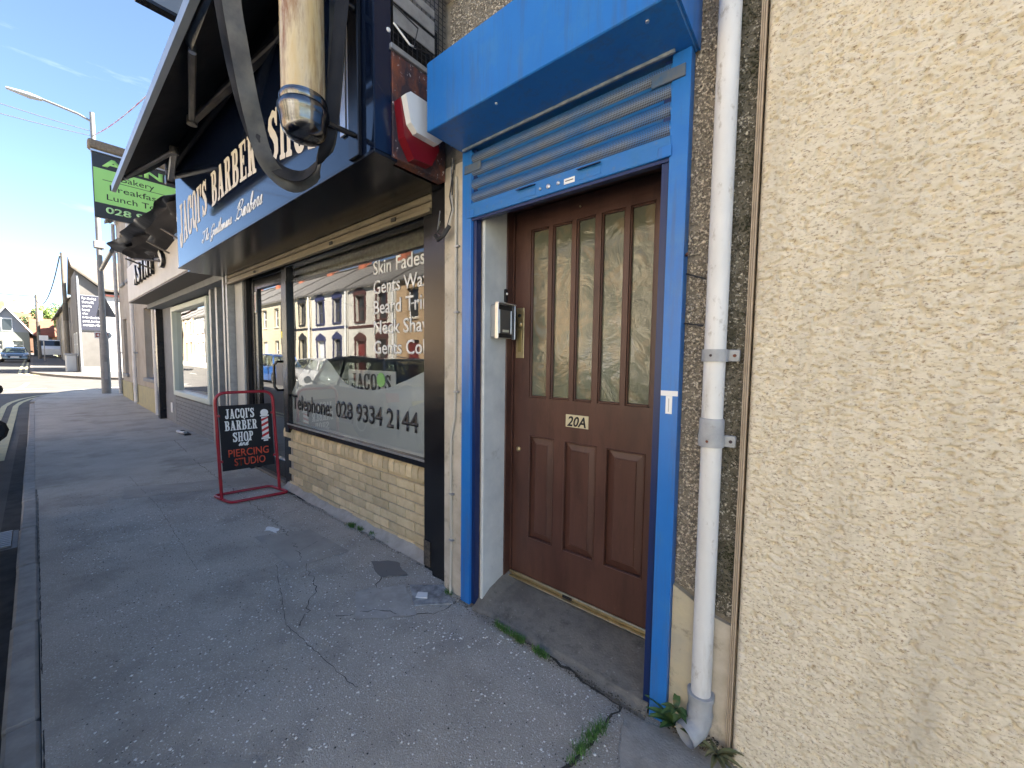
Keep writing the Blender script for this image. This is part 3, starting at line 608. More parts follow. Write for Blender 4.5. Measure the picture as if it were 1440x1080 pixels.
# grass in the joints
def grass(name, pts, per, h, spread):
    m_ = MB()
    for (x, y, z) in pts:
        for k in range(per):
            a = random.uniform(0, 6.28); l = h * random.uniform(.4, 1.1); bx0 = x + random.gauss(0, spread); by0 = y + random.gauss(0, spread * .6); ln = random.uniform(.2, .9)
            d = Vector((math.cos(a), math.sin(a), 0)); s = Vector((-d.y, d.x, 0)) * .0016
            p0 = Vector((bx0, by0, z)); p1_ = p0 + d * l * ln * .4 + Vector((0, 0, l * .6)); p2_ = p0 + d * l * ln + Vector((0, 0, l * (1 - ln * .45)))
            m_.add([p0 - s, p0 + s, p1_ + s * .8, p1_ - s * .8, p2_], [(0, 1, 2, 3), (3, 2, 4)])
    o = m_.build(name, GRASS); o['kind'] = 'stuff'; return o
def along(a, b, n, z=.003):
    cs = [random.random() for _ in range(max(3, n // 9))]; return [(a[0] + (b[0] - a[0]) * t, a[1] + (b[1] - a[1]) * t, z) for t in [min(1, max(0, random.choice(cs) + random.gauss(0, .05))) for _ in range(n)]]
crack([(-3.1, -.05), (-2.9, -.55), (-2.2, -.75), (-1.5, -.72)], .0025, .005); crack([(-6.4, -.9), (-4.8, -.86), (-3.2, -.92)], .0025, .005)
tag(grass('grass_tuft', along((-1.31, -.03), (-.98, -.05), 60, .006), 10, .036, .012), 'thin line of grass along the foot of the concrete doorstep', 'grass')
tag(grass('grass_tuft', along((-.6, -.1), (-.66, -.55), 44), 8, .035, .013), 'tuft of grass in the pavement crack right of the doorstep', 'grass')
tag(grass('grass_tuft', along((-3.12, .10), (-2.78, .135), 40), 9, .04, .014) , 'larger tuft of grass at the foot of the buff brick wall', 'grass')
tag(grass('grass_tuft', along((-2.7, .135), (-2.5, .14), 16), 8, .022, .008), 'small low tuft of grass at the brick wall towards the black pillar', 'grass')
# ------------------------------------------------------------------ buildings
def wall_mesh(M, L, H, holes, t=.25, bevel=0):   # in local frame: x along, z up, outward = -y ; holes (x0,z0,x1,z1)
    mb = MB(M); xs = sorted({0, L, *[h[0] for h in holes], *[h[2] for h in holes]}); zs = sorted({0, H, *[h[1] for h in holes], *[h[3] for h in holes]})
    for i in range(len(xs) - 1):
        for j in range(len(zs) - 1):
            cx, cz = (xs[i] + xs[i + 1]) / 2, (zs[j] + zs[j + 1]) / 2
            if any(h[0] < cx < h[2] and h[1] < cz < h[3] for h in holes): continue
            for y in (0, t): mb.quad((xs[i], y, zs[j]), (xs[i + 1], y, zs[j]), (xs[i + 1], y, zs[j + 1]), (xs[i], y, zs[j + 1]))
    for (a, b, c, d) in holes:
        mb.quad((a, 0, b), (a, t, b), (a, t, d), (a, 0, d)); mb.quad((c, 0, b), (c, t, b), (c, t, d), (c, 0, d))
        mb.quad((a, 0, b), (c, 0, b), (c, t, b), (a, t, b)); mb.quad((a, 0, d), (c, 0, d), (c, t, d), (a, t, d))
    for (a, b, c, d) in ((0, 0, L, 0), (0, H, L, H)): mb.quad((a, 0, b), (c, 0, b), (c, t, b), (a, t, b))
    for x in (0, L): mb.quad((x, 0, 0), (x, t, 0), (x, t, H), (x, 0, H))
    return mb
FLIP = Matrix.Rotation(math.pi, 4, 'Z')
def fr(x, y, z, face='S'):    # facade frame: S faces -y (our side), N faces +y (opposite side), E faces +x
    R_ = {'S': 0, 'N': math.pi, 'E': math.pi / 2}[face]
    return Matrix.Translation((x, y, z)) @ Matrix.Rotation(R_, 4, 'Z')
def sash(M, a, b, c, d, th, fm, pm, sill=None, mid=.5, parent_name='window', y=.14, w=.055, vert=0, sm=None):
    f = MB(M); f.box(a, y, b, a + w, y + .06, d, c=.006); f.box(c - w, y, b, c, y + .06, d, c=.006); f.box(a + w, y, b, c - w, y + .06, b + w, c=.006); f.box(a + w, y, d - w, c - w, y + .06, d, c=.006)
    if mid: z = b + (d - b) * mid; f.box(a + w, y + .005, z - w / 2, c - w, y + .055, z + w / 2, c=.004)
    if vert: x = (a + c) / 2; f.box(x - w / 2, y + .008, b + w, x + w / 2, y + .052, d - w)
    fo = f.build(parent_name, fm, th)
    p = MB(M).quad((a + w * .5, y + .03, b + w * .5), (c - w * .5, y + .03, b + w * .5), (c - w * .5, y + .03, d - w * .5), (a + w * .5, y + .03, d - w * .5)).build('pane', pm, fo)
    if sill is not None: MB(M).box(a - .08, -.06, b - .09, c + .08, y, b + .001, c=.01).build('sill', sm or GREYP, fo)
    return fo
def roof(th, x0, x1, y0, y1, ze, zr, mt, over=.25, name='roof', zslope=(0, 0)):
    ym = (y0 + y1) / 2; zo = (zr - ze) / (ym - y0) * over; t = .09
    m_ = MB()
    for s_, ya in ((1, y0 - over), (-1, y1 + over)):
        m_.prism([(x0 - .1, ya, ze - zo), (x1 + .1, ya, ze - zo), (x1 + .1, ym, zr), (x0 - .1, ym, zr)], (0, 0, t))
    m_.box(x0 - .12, ym - .12, zr + t - .03, x1 + .12, ym + .12, zr + t + .07, c=.04)
    r_ = m_.build(name, mt, th)
    return r_
def gable(th, x, y0, y1, ze, zr, mt, zb, t=.2, name='gable_wall'):
    ym = (y0 + y1) / 2
    return MB().prism([(x, y0, zb), (x, y1, zb), (x, y1, ze), (x, ym, zr), (x, y0, ze)], (t, 0, 0)).build(name, mt, th)
def chimney(r_, x, y, z, mt, n=2, h=1.1):
    m_ = MB().box(x - .35, y - .28, z - .5, x + .35, y + .28, z + h, c=.02); m_.box(x - .4, y - .33, z + h, x + .4, y + .33, z + h + .1, c=.02)
    c_ = m_.build('chimney', mt, r_)
    return c_
# ---- cream rendered building (right of everything)
cb = thing('cream_rendered_building', 'building with thick cream roughcast render filling the right of the view beyond the downpipe', 'building', (3, .1, 0))
def cream(gx, gz):
    x = gx + (vnoise(gx * 41, gz * 37, 30) - .5) * .017; z = gz + (vnoise(gx * 36, gz * 43, 31) - .5) * .017
    a = vnoise(x * 82, z * 122, 5); b = vnoise(x * 135, z * 205, 6); c = vnoise(x * 260, z * 300, 7); d = vnoise(x * 7, z * 8, 8); s = vnoise(x * 44, z * 62, 9)
    pit = np.clip((.40 - a) / .30, 0, 1) ** .8 + .6 * np.clip((.36 - b) / .3, 0, 1)
    h = .0095 - .0088 * pit * np.clip(.35 + 1.4 * s, 0, 1.2) + .0036 * s + .0012 * c + .003 * d
    e = np.clip((gx + .197) / .018, 0, 1); e = np.sqrt(1 - (1 - e) ** 2)
    return np.stack([gx + .0, .062 - (.062 + h - .006) * e, gz], -1)
cw = grid_mesh('render_coat', np.arange(-.197, 1.0, .0031), np.arange(-.12, 3.7, .0034), cream, CREAM); cw.parent = cb; cw.matrix_parent_inverse = Matrix.Translation(-Vector(cb.location))
m_ = MB(); m_.quad((-.197, -.004, 3.69), (1.0, -.004, 3.69), (1.0, -.004, 6.3), (-.197, -.004, 6.3)); m_.quad((.99, -.004, -.15), (8, -.004, -.15), (8, -.004, 6.3), (.99, -.004, 6.3))
m_.quad((-.197, -.004, 3.69), (-.197, .06, 3.69), (-.197, .06, 6.3), (-.197, -.004, 6.3)); m_.build('wall', CREAM, cb)
MB().box(-.19, .07, -.2, 8, 7.5, 6.3).build('wall', CREAM, cb)
roof(cb, -.19, 8, 0.0, 7.5, 6.3, 8.4, SLATE)
for k_ in range(3): MB().box(-.2165 + .0065 * k_, .012 - .004 * k_, -.05, -.2115 + .0065 * k_, .06, 6.2, c=.002).build('edge_bead', mat('pinkish edge bead', (.5, .42, .32), (.42, .34, .25), rough=.8, scale=20), cb)
# ---- pebbledashed house with door 20A
ph = thing('pebbledashed_house', 'pebbledashed house front around the brown door and above the blue shutter box', 'building', (-1, .2, 0))
hb = MB(); hb.box(-1.815, .05, -.2, -1.50, .30, 2.6); hb.box(-1.9, .10, -.2, -1.816, .30, 2.6); hb.box(-.48, .05, -.2, -.2, .30, 2.6); hb.box(-1.9, .05, 2.6, -.2, .30, 6.3)
hb.build('wall', PEBB, ph)
MB().box(-6.2, .31, 2.3, -1.905, 7.5, 6.3).build('wall', PEBB, ph); MB().box(-1.9, .31, 2.62, -.2, 7.5, 6.3).build('wall', PEBB, ph)
MB().box(-1.9, .34, 0, -1.89, 5, 2.6).build('inner_wall', PLAST2, ph)
rr = roof(ph, -6.2, -.3, .05, 7.5, 6.3, 8.3, SLATE); chimney(rr, -3.3, 3.8, 8.3, PEBB)
# plaster skins beside the posts, dirty cream foot of the wall
MB().box(-1.812, .030, -.05, -1.63, .052, 2.58, c=.004).build('plaster_strip', PLAST2, ph)
MB().box(-1.515, .046, -.03, -1.494, .262, 2.5, c=.004).build('reveal', PLAST, ph)
MB().prism([(-.425, .02, -.05), (-.345, .018, -.05), (-.34, .02, .52), (-.425, .022, .56)], (0, .04, 0)).build('plaster_foot', mat('yellowed plaster foot', (.5, .44, .3), (.42, .38, .29), rough=.9, scale=9, bump=.5, c3=(.2, .18, .14), s3=12, t3=(.55, .72)), ph)
MB().prism([(-.30, .03, -.05), (-.197, .03, -.05), (-.197, .03, .47), (-.30, .03, .49)], (0, .03, 0)).build('plaster_foot', PLAST2, ph)
def pebbles(x0, x1, z0, z1, n, mt, y=.048, smin=.0032, smax=.0078):
    q = np.stack([RNG.uniform(x0, x1, n), np.full(n, y) + RNG.uniform(-.002, .003, n), RNG.uniform(z0, z1, n)], -1)
    return scatter_mesh('pebbledash', q, smin + (smax - smin) * RNG.random(n) ** 1.4, lambda b: b[:, :, [0, 2, 1]], mt, flat=.75, parent=ph)
pebbles(-.425, -.335, .55, 3.2, 5200, PEBS); pebbles(-.335, -.2, .5, 3.2, 6500, MOSS, y=.0435, smax=.0065)
pebbles(-1.78, -.44, 2.7, 4.3, 26000, PEBS, smax=.0085)
MB().tube([(-.43, .04, 1.79), (-.35, -.0, 1.755)], .003).build('wall_nail', WIREM, ph); MB().tube([(-.43, .04, 1.6), (-.35, .0, 1.585)], .003).build('wall_nail', WIREM, ph)
MB().tube([(-.44, .05, 1.855), (-.415, .0, 1.855)], .005).build('rusty_bolt', RUSTM, ph)
# concrete doorstep
def step(gx, gy):
    h = vnoise(gx * 7, gy * 7, 21) * .012 + vnoise(gx * 30, gy * 30, 22) * .004
    yy = gy; t = np.clip((gy + .02) / .32, 0, 1); z = .004 + .078 * t ** .9 + h; z = np.where(gy < -.01, -.02, z)
    e = np.clip((gx + 1.53) / .1, 0, 1); z = z + .05 * (1 - e) * np.clip((gy - .02) / .1, 0, 1)
    return np.stack([gx, gy + (vnoise(gx * 8, gx * 0, 23) - .5) * .03, z], -1)
st = grid_mesh('doorstep', np.arange(-1.52, -.497, .012), np.arange(-.035, .36, .012), step, CONC); st.parent = ph; st.matrix_parent_inverse = Matrix.Translation(-Vector(ph.location))
MB().box(-1.5, .30, .0, -.48, .40, .105).build('threshold_sill', CONC, ph)
MB().box(-.335, .0455, .5, -.2, .0475, 6.2).build('mossy_base', mat('dark mossy wall', (.09, .083, .06), (.17, .157, .125), rough=.95, scale=14, bump=.6, bscale=80), ph)

# ---- brown front door
fd = thing('front_door', 'brown painted front door numbered 20A with five tall glass panes over three raised panels', 'door', (-1.05, .3, .1))
f = MB(); f.box(-1.535, .235, .09, -1.487, .36, 2.42, c=.004); f.box(-.58, .235, .09, -.48, .36, 2.42, c=.004); f.box(-1.487, .24, 2.33, -.58, .36, 2.42, c=.004)
f.box(-1.489, .29, .11, -1.478, .36, 2.33); f.build('door_frame', BROWN, fd)
PX = [(-1.362, -1.238), (-1.213, -1.087), (-1.062, -.948), (-.917, -.79), (-.765, -.64)]
LX = [(-1.355, -1.178), (-1.112, -.912), (-.858, -.65)]
zp0, zp1, zl0, zl1 = 1.228, 2.205, .368, 1.0
leaf = MB(); yf = .30
holes = [(a, zp0, b, zp1) for a, b in PX] + [(a, zl0, b, zl1) for a, b in LX]
x0, x1, z0, z1 = -1.474, -.582, .125, 2.325
wm = wall_mesh(Matrix.Translation((x0, yf, z0)), x1 - x0, z1 - z0, [(a - x0, b - z0, c - x0, d - z0) for a, b, c, d in holes], t=.044)
lf = wm.build('door_leaf', BROWN, fd)
MB().box(x0, .352, z0, x1, .36, z1).build('backing', BLACKM, fd)
BEAD = BROWN
for (a, b) in PX:
    m_ = MB()
    for q in ((a, zp0, a + .009, zp1), (b - .009, zp0, b, zp1), (a + .009, zp0, b - .009, zp0 + .012), (a + .009, zp1 - .009, b - .009, zp1)): m_.box(q[0], yf + .006, q[1], q[2], yf + .03, q[3], c=.003)
    m_.build('glazing_bead', BEAD, lf)
OBS = bpy.data.materials.new('wrinkled obscure glass'); OBS.use_nodes = True; nt = OBS.node_tree; b_ = nt.nodes['Principled BSDF']
g_ = nt.nodes.new('ShaderNodeNewGeometry'); n1 = nt.nodes.new('ShaderNodeTexNoise'); n1.inputs['Scale'].default_value = 6; n1.inputs['Detail'].default_value = 4; n1.inputs['Distortion'].default_value = 1.2
n2 = nt.nodes.new('ShaderNodeTexNoise'); n2.inputs['Scale'].default_value = 5.5; n2.inputs['Detail'].default_value = 4; n2.inputs['Distortion'].default_value = 1.4
cr = nt.nodes.new('ShaderNodeValToRGB'); e_ = cr.color_ramp.elements; e_[0].position = .3; e_[0].color = (.10, .105, .08, 1); e_[1].position = .75; e_[1].color = (.20, .195, .155, 1)
k_ = cr.color_ramp.elements.new(.5); k_.color = (.12, .125, .085, 1); k_ = cr.color_ramp.elements.new(.62); k_.color = (.19, .155, .095, 1)
bp = nt.nodes.new('ShaderNodeBump'); bp.inputs['Strength'].default_value = .3; bp.inputs['Distance'].default_value = .02
nt.links.new(g_.outputs['Position'], n1.inputs['Vector']); nt.links.new(g_.outputs['Position'], n2.inputs['Vector']); nt.links.new(n2.outputs[0], cr.inputs[0]); nt.links.new(cr.outputs[0], b_.inputs['Base Color'])
nt.links.new(n1.outputs[0], bp.inputs['Height']); nt.links.new(bp.outputs[0], b_.inputs['Normal']); b_.inputs['Roughness'].default_value = .13; b_.inputs['IOR'].default_value = 1.75
for (a, b) in PX: bx('glass_pane', OBS, fd, a - .003, yf + .022, zp0 - .003, b + .003, yf + .028, zp1 + .003)
for (a, b) in LX:    # raised and fielded panels
    m_ = MB(); k = .045; y1_ = yf + .020; y2_ = yf + .006
    o_ = [(a, y1_, zl0), (b, y1_, zl0), (b, y1_, zl1), (a, y1_, zl1)]; i_ = [(a + k, y2_, zl0 + k), (b - k, y2_, zl0 + k), (b - k, y2_, zl1 - k), (a + k, y2_, zl1 - k)]
    i2 = [(x + (.003 if x < (a + b) / 2 else -.003), yf + .003, z + (.003 if z < .6 else -.003)) for x, y, z in i_]
    bk = [(x, yf + .04, z) for x, y, z in o_]
    m_.add(o_ + i_ + i2 + bk, [(0, 1, 5, 4), (1, 2, 6, 5), (2, 3, 7, 6), (3, 0, 4, 7), (4, 5, 9, 8), (5, 6, 10, 9), (6, 7, 11, 10), (7, 4, 8, 11), (8, 9, 10, 11), (12, 13, 14, 15)])
    m_.build('raised_panel', BROWN, fd)
    m_ = MB(); q_ = .008
    for q in ((a, zl0, a + q_, zl1), (b - q_, zl0, b, zl1), (a + q_, zl0, b - q_, zl0 + q_), (a + q_, zl1 - q_, b - q_, zl1)): m_.box(q[0], yf - .004, q[1], q[2], yf + .02, q[3], c=.003)
    m_.build('moulding', BROWN, lf)
m_ = MB(); m_.box(-1.484, .262, .100, -.58, .300, .106, c=.002); m_.box(-1.484, .284, .106, -.58, .298, .128, c=.004); m_.build('threshold_strip', BRASS, fd)
bx('strip_catch', BLACKM, fd, -1.09, .279, .108, -1.03, .2835, .122)
lp = bx('lock_plate', BRASS, fd, -1.462, .294, 1.462, -1.402, .2995, 1.762, c=.002)
MB().box(-1.445, .2915, 1.50, -1.418, .2945, 1.63, c=.001).build('letter_slot', mat('dull gold', (.34, .27, .12), rough=.45, metal=.7), lp)
MB().lathe([(.016, 0), (.016, -.006), (.011, -.012)], (-1.432, .294, 1.665), 20, 'Y').build('keyhole', BRASS, lp); MB().lathe([(.011, 0), (.011, -.006)], (-1.432, .294, 1.715), 20, 'Y').build('keyhole', BLACKM, lp)
MB().lathe([(.015, 0), (.015, -.008), (.008, -.012)], (-1.432, .30, .905), 20, 'Y').build('cylinder_lock', BRASS, fd)
MB().lathe([(.005, 0), (.005, -.008)], (-1.04, .30, 2.265), 10, 'Y').build('screw', BRASS, fd)
npl = bx('number_plate', mat('pale gold plate', (.62, .56, .38), rough=.4, metal=.2), fd, -1.102, .2965, 1.083, -.962, .2995, 1.153, c=.001)
put_text('20A', frame_m((-1.092, .2955, 1.09), (1, 0, 0), (0, 0, 1)), LETK, npl, h=.054, bold=.02, shear=.25, width=.116)
# door bell and intercom on the white reveal
db = thing('door_bell', 'small black door bell push on the white reveal above the intercom', 'door bell', (-1.49, .23, 1.83))
bx('bell_plate', BLACKM, db, -1.494, .213, 1.795, -1.480, .237, 1.868, c=.003); MB().lathe([(.007, 0), (.007, .005), (.003, .007)], (-1.480, .225, 1.84), 16, 'X').build('button', LETW, db)
MB().tube([(-1.489, .225, 1.79), (-1.489, .228, 1.775)], .003).build('wire', WIREM, db)
ic = thing('intercom_panel', 'grey metal intercom box with black panel fixed to the white door reveal', 'intercom', (-1.48, .15, 1.67))
bx('housing', mat('silver grey housing', (.36, .37, .37), rough=.4, metal=.4), ic, -1.494, .095, 1.575, -1.445, .235, 1.765, c=.006)
m_ = MB(); m_.box(-1.45, .085, 1.57, -1.425, .094, 1.772, c=.002); m_.box(-1.45, .236, 1.57, -1.425, .245, 1.772, c=.002); m_.box(-1.45, .085, 1.7655, -1.42, .245, 1.774, c=.002); m_.build('hood', ALU, ic)
bx('face_panel', LETK, ic, -1.4449, .099, 1.578, -1.439, .231, 1.763, c=.002)
bx('speaker_grille', mat('grey brushed panel', (.13, .125, .12), rough=.4, metal=.5), ic, -1.4385, .118, 1.60, -1.434, .205, 1.735, c=.002)
bx('side_trim', ALU, ic, -1.4385, .102, 1.60, -1.431, .114, 1.735, c=.002); bx('side_trim', ALU, ic, -1.4385, .208, 1.60, -1.431, .218, 1.735, c=.002)
bx('call_button', mat('ivory button', (.6, .58, .45), rough=.4), ic, -1.4335, .135, 1.608, -1.430, .188, 1.622, c=.001)

# ---- blue roller shutter
rs = thing('roller_shutter', 'blue steel roller shutter with housing box and side posts raised above the brown door', 'roller shutter', (-1.02, 0, 0))
m_ = MB(); m_.box(-1.618, -.25, 2.60, -.418, .045, 2.935, c=.004); hx = m_.build('housing_box', BLUE, rs)
bx('end_plate', BLUE, rs, -.417, -.247, 2.603, -.409, .045, 2.932); bx('end_plate', BLUE, rs, -1.627, -.247, 2.603, -1.619, .045, 2.932)
MB().box(-1.60, -.028, 2.588, -.48, -.018, 2.5995).build('bottom_lip', mat('scratched bare edge', (.3, .33, .35), (.12, .18, .25), rough=.5, scale=30), hx)
for x_ in (-.52, -1.2): MB().lathe([(.007, 0), (.006, -.004)], (x_, -.2, 2.60), 12, 'Z').build('rivet', ALU, hx)
for (a, b, n_) in ((-1.623, -1.551, 'l'), (-.494, -.427, 'r')):
    m_ = MB(); m_.box(a, -.004, -.02 if n_ == 'r' else .01, b, .004, 2.598, c=.0015)
    if n_ == 'l': m_.box(a, .0045, .01, a + .004, .046, 2.597); m_.box(b - .005, .0045, .01, b - .001, .046, 2.58)
    else: m_.box(b - .004, .0045, -.02, b, .047, 2.597); m_.box(a, .0045, -.02, a + .004, .047, 2.58)
    po = m_.build('guide_post', BLUE, rs)
    if n_ == 'l': MB().box(b + .0, .008, .02, b + .03, .046, 2.59).build('inner_channel', BLUED, po); MB().box(b + .002, .002, .02, b + .006, .0075, 2.58).build('channel_lip', BLUE, po)
    else: MB().box(a - .03, .008, .02, a, .046, 2.59).build('inner_channel', BLUED, po)
    # old bracket flap at the top of the post
    sg = 1 if n_ == 'l' else -1
    x_ = b if n_ == 'l' else a
    MB().box(x_ - sg * .05, -.012, 2.47 if n_ == 'l' else 2.50, x_ + sg * .075, -.0045, 2.515 if n_ == 'l' else 2.545, c=.002).build('bracket', mat('worn blue bracket', (.03, .10, .22), (.12, .13, .14), rough=.5, scale=18), po)
PERF = bpy.data.materials.new('perforated dusty lath'); PERF.use_nodes = True; nt = PERF.node_tree; b_ = nt.nodes['Principled BSDF']
g_ = nt.nodes.new('ShaderNodeNewGeometry'); mp_ = nt.nodes.new('ShaderNodeMapping'); mp_.inputs['Scale'].default_value = (150, 0, 150)
vo = nt.nodes.new('ShaderNodeTexVoronoi'); vo.inputs['Scale'].default_value = 1; vo.inputs['Randomness'].default_value = 0
lt = nt.nodes.new('ShaderNodeMapRange'); lt.inputs[1].default_value = .30; lt.inputs[2].default_value = .40
n1 = nt.nodes.new('ShaderNodeTexNoise'); n1.inputs['Scale'].default_value = 7; n1.inputs['Detail'].default_value = 6
m1 = nt.nodes.new('ShaderNodeMix'); m1.data_type = 'RGBA'; m1.inputs['A'].default_value = (.03, .15, .40, 1); m1.inputs['B'].default_value = (.17, .19, .21, 1)
r1 = nt.nodes.new('ShaderNodeMapRange'); r1.inputs[1].default_value = .3; r1.inputs[2].default_value = .6
m2 = nt.nodes.new('ShaderNodeMix'); m2.data_type = 'RGBA'; m2.inputs['A'].default_value = (.012, .013, .02, 1)
L = nt.links; L.new(g_.outputs['Position'], mp_.inputs[0]); L.new(mp_.outputs[0], vo.inputs['Vector']); L.new(vo.outputs['Distance'], lt.inputs[0]); L.new(g_.outputs['Position'], n1.inputs['Vector'])
sx_ = nt.nodes.new('ShaderNodeSeparateXYZ'); fa = nt.nodes.new('ShaderNodeMath'); fa.operation = 'MULTIPLY_ADD'; fa.inputs[1].default_value = 1 / .069; fa.inputs[2].default_value = -2.308 / .069; fb2 = nt.nodes.new('ShaderNodeMath'); fb2.operation = 'FRACT'; fc = nt.nodes.new('ShaderNodeMapRange'); fc.inputs[1].default_value = .2; fc.inputs[2].default_value = .75; fc.inputs[3].default_value = .85; fc.inputs[4].default_value = .05; fd_ = nt.nodes.new('ShaderNodeMath'); fd_.operation = 'MULTIPLY'
L.new(g_.outputs['Position'], sx_.inputs[0]); L.new(sx_.outputs['Z'], fa.inputs[0]); L.new(fa.outputs[0], fb2.inputs[0]); L.new(fb2.outputs[0], fc.inputs[0]); L.new(n1.outputs[0], r1.inputs[0]); L.new(r1.outputs[0], fd_.inputs[0]); L.new(fc.outputs[0], fd_.inputs[1]); L.new(fd_.outputs[0], m1.inputs['Factor']); L.new(m1.outputs['Result'], m2.inputs['B']); L.new(lt.outputs[0], m2.inputs['Factor']); L.new(m2.outputs['Result'], b_.inputs['Base Color']); b_.inputs['Roughness'].default_value = .5
def lath_prof(z, h):   # curved section of one lath, y toward the street
    return [(.016, z), (.010, z + .006), (.004, z + h * .16), (-.004, z + h * .33), (-.006, z + h * .5), (-.003, z + h * .68), (.004, z + h * .84), (.012, z + h * .93), (.016, z + h * .97)]
z = 2.308; hh = .069
for i in range(4):
    pr_ = lath_prof(z, hh); me = MB()
    A = [(-1.555, y, zz) for y, zz in pr_]; B = [(-.49, y, zz) for y, zz in pr_]; A2 = [(x, y + .004, zz) for x, y, zz in A]; B2 = [(x, y + .004, zz) for x, y, zz in B]
    me.strip(A, B); me.strip(A2, B2); lo_ = me.build('lath', BLUES, rs, smooth=True)
    me = MB(); q = pr_[1:7]; me.strip([(-1.548, y - .0012, zz) for y, zz in q], [(-.497, y - .0012, zz) for y, zz in q]); me.build('perforated_band', PERF, lo_, smooth=True)
    z += hh
br_ = bx('bottom_rail', BLUES, rs, -1.556, -.008, 2.228, -.488, .016, 2.306, c=.003)
bx('rail_foot', BLUED, rs, -1.55, .0, 2.214, -.49, .03, 2.2275)
for x_ in (-1.17, -.83):
    MB().prism([(x_ - .055, -.008, 2.292), (x_ + .055, -.008, 2.292), (x_ + .055, -.026, 2.285), (x_ - .055, -.026, 2.285)], (0, 0, .003)).build('pull_handle', BLUED, br_)
    MB().box(x_ - .055, -.0095, 2.245, x_ + .055, -.0082, 2.28).build('handle_plate', BLUES, br_)
for x_, r_ in ((-1.04, .011), (-.985, .009), (-1.085, .007)): MB().lathe([(r_, 0), (r_, -.004), (r_ * .5, -.007)], (x_, -.008, 2.262), 16, 'Y').build('lock_barrel', ALU, br_)
stk = MB().box(-.955, -.0092, 2.246, -.90, -.0082, 2.270).build('sticker', LETW, br_)
MB().box(-.948, -.0096, 2.257, -.907, -.0092, 2.261).build('print', LETK, stk)
for x_ in (-1.545, -.505): MB().box(x_ - .03, -.011, 2.228, x_ + .02, -.0085, 2.27, c=.001).build('rail_clip', BLUE, br_)
ls = MB().box(-.492, -.0065, 1.318, -.428, -.0045, 1.338).build('white_label', LETW, rs); MB().box(-.472, -.0065, 1.248, -.448, -.0045, 1.3175).build('white_label', LETW, rs)
MB().box(-.462, -.0069, 1.256, -.459, -.0065, 1.308).build('print', GALV, ls)

# ---- white downpipe
dp = thing('downpipe', 'weathered white painted downpipe with grey brackets and shoe beside the cream wall', 'downpipe', (-.3, 0, 0))
R0 = .036; cx, cy = -.308, .004
MB().tube([(cx, cy, 1.22), (cx, cy, 6.2)], R0, 28).build('pipe', PIPEW, dp, smooth=True)
MB().tube([(cx + .004, cy, .16), (cx + .002, cy, 1.19)], R0 * .98, 28).build('pipe', PIPEW, dp, smooth=True)
MB().lathe([(.037, 1.155), (.042, 1.16), (.042, 1.235), (.040, 1.245), (.037, 1.247)], (cx, cy, 0), 28).build('socket', PIPEG, dp, smooth=True)
for zc in (1.475, 1.165):
    m_ = MB().lathe([(.0375, zc - .022), (.0435, zc - .022), (.0435, zc + .022), (.0375, zc + .022)], (cx, cy, 0), 28)
    m_.box(cx + .03, cy + .008, zc - .021, cx + .078, cy + .024, zc + .021, c=.003); m_.box(cx - .02, cy + .03, zc - .018, cx + .02, .07, zc + .018)
    b_ = m_.build('bracket', PIPEG, dp, smooth=True)
    MB().lathe([(.006, 0), (.005, -.004)], (cx + .062, cy + .008, zc), 10, 'Y').build('screw', RUSTM, b_); MB().lathe([(.005, 0), (.004, -.004)], (cx - .005, cy - .0425, zc), 10, 'Y').build('screw', RUSTM, b_)
zc = .14
sh = MB().lathe([(.037, zc + .05), (.047, zc + .05), (.047, zc + .03), (.042, zc + .02), (.042, zc - .02), (.046, zc - .03)], (cx + .004, cy, 0), 28)
sh.tube([(cx + .004, cy, .115), (cx + .003, cy - .005, .088), (cx - .004, cy - .022, .062), (cx - .018, cy - .045, .05), (cx - .03, cy - .07, .045)], [.045, .045, .044, .043, .043], 24, caps=False)
sh.tube([(cx - .03, cy - .07, .045), (cx - .004, cy - .022, .062)], [.039, .039], 24, caps=False)
sh.build('shoe', PIPEG, dp, smooth=True)

# ---- cables on the plaster strip
cv_ = thing('wall_cable', 'thin cream cable clipped down the plaster strip between black pillar and blue post', 'cable', (-1.69, .02, 0))
MB().tube([(-1.70, .022, 2.5), (-1.70, .02, 2.0), (-1.70, .022, 1.3), (-1.708, .022, 1.1), (-1.735, .02, .98), (-1.742, .022, .8), (-1.736, .024, .3), (-1.74, .02, .05), (-1.715, .0, .01)], .0085, 8).build('conduit', CABW, cv_, smooth=True)
for z_ in (2.1, 1.72, 1.25, .62, .33): MB().box(-1.712, .012, z_, -1.675, .032, z_ + .012, c=.002).build('clip', GALV, cv_) if z_ > 1 else MB().box(-1.75, .012, z_, -1.715, .032, z_ + .012, c=.002).build('clip', GALV, cv_)
lc = thing('loose_cables', 'bundle of loose black and grey cables hanging by the alarm box above the pillar', 'cable', (-1.72, .0, 2.3))
for k_, (w_, mt_) in enumerate(((.005, WIREM), (.003, CABW), (.004, WIREM), (.003, GALV))):
    q = [(-1.72 + random.uniform(-.015, .015), .01 + random.uniform(-.01, .01), 2.6 - .07 * i + random.uniform(-.01, .01)) for i in range(5)]
    q += [(-1.74, -.01, 2.22 - .01 * k_), (-1.78, -.02, 2.18), (-1.83, -.01, 2.20), (-1.84, .02, 2.25 + .03 * k_)]
    MB().tube(q, w_, 6).build('wire', mt_, lc, smooth=True)
MB().tube([(-1.72, -.01, 2.22), (-1.75, -.03, 2.165), (-1.80, -.03, 2.15), (-1.85, -.01, 2.19)], .012, 8).build('cable_sleeve', WIREM, lc, smooth=True)
# ------------------------------------------------------------------ the barber shop front
sf = thing('barber_shopfront', 'black framed barber shop front with large window, recessed glass door and buff brick base', 'shopfront', (-4, .15, 0))
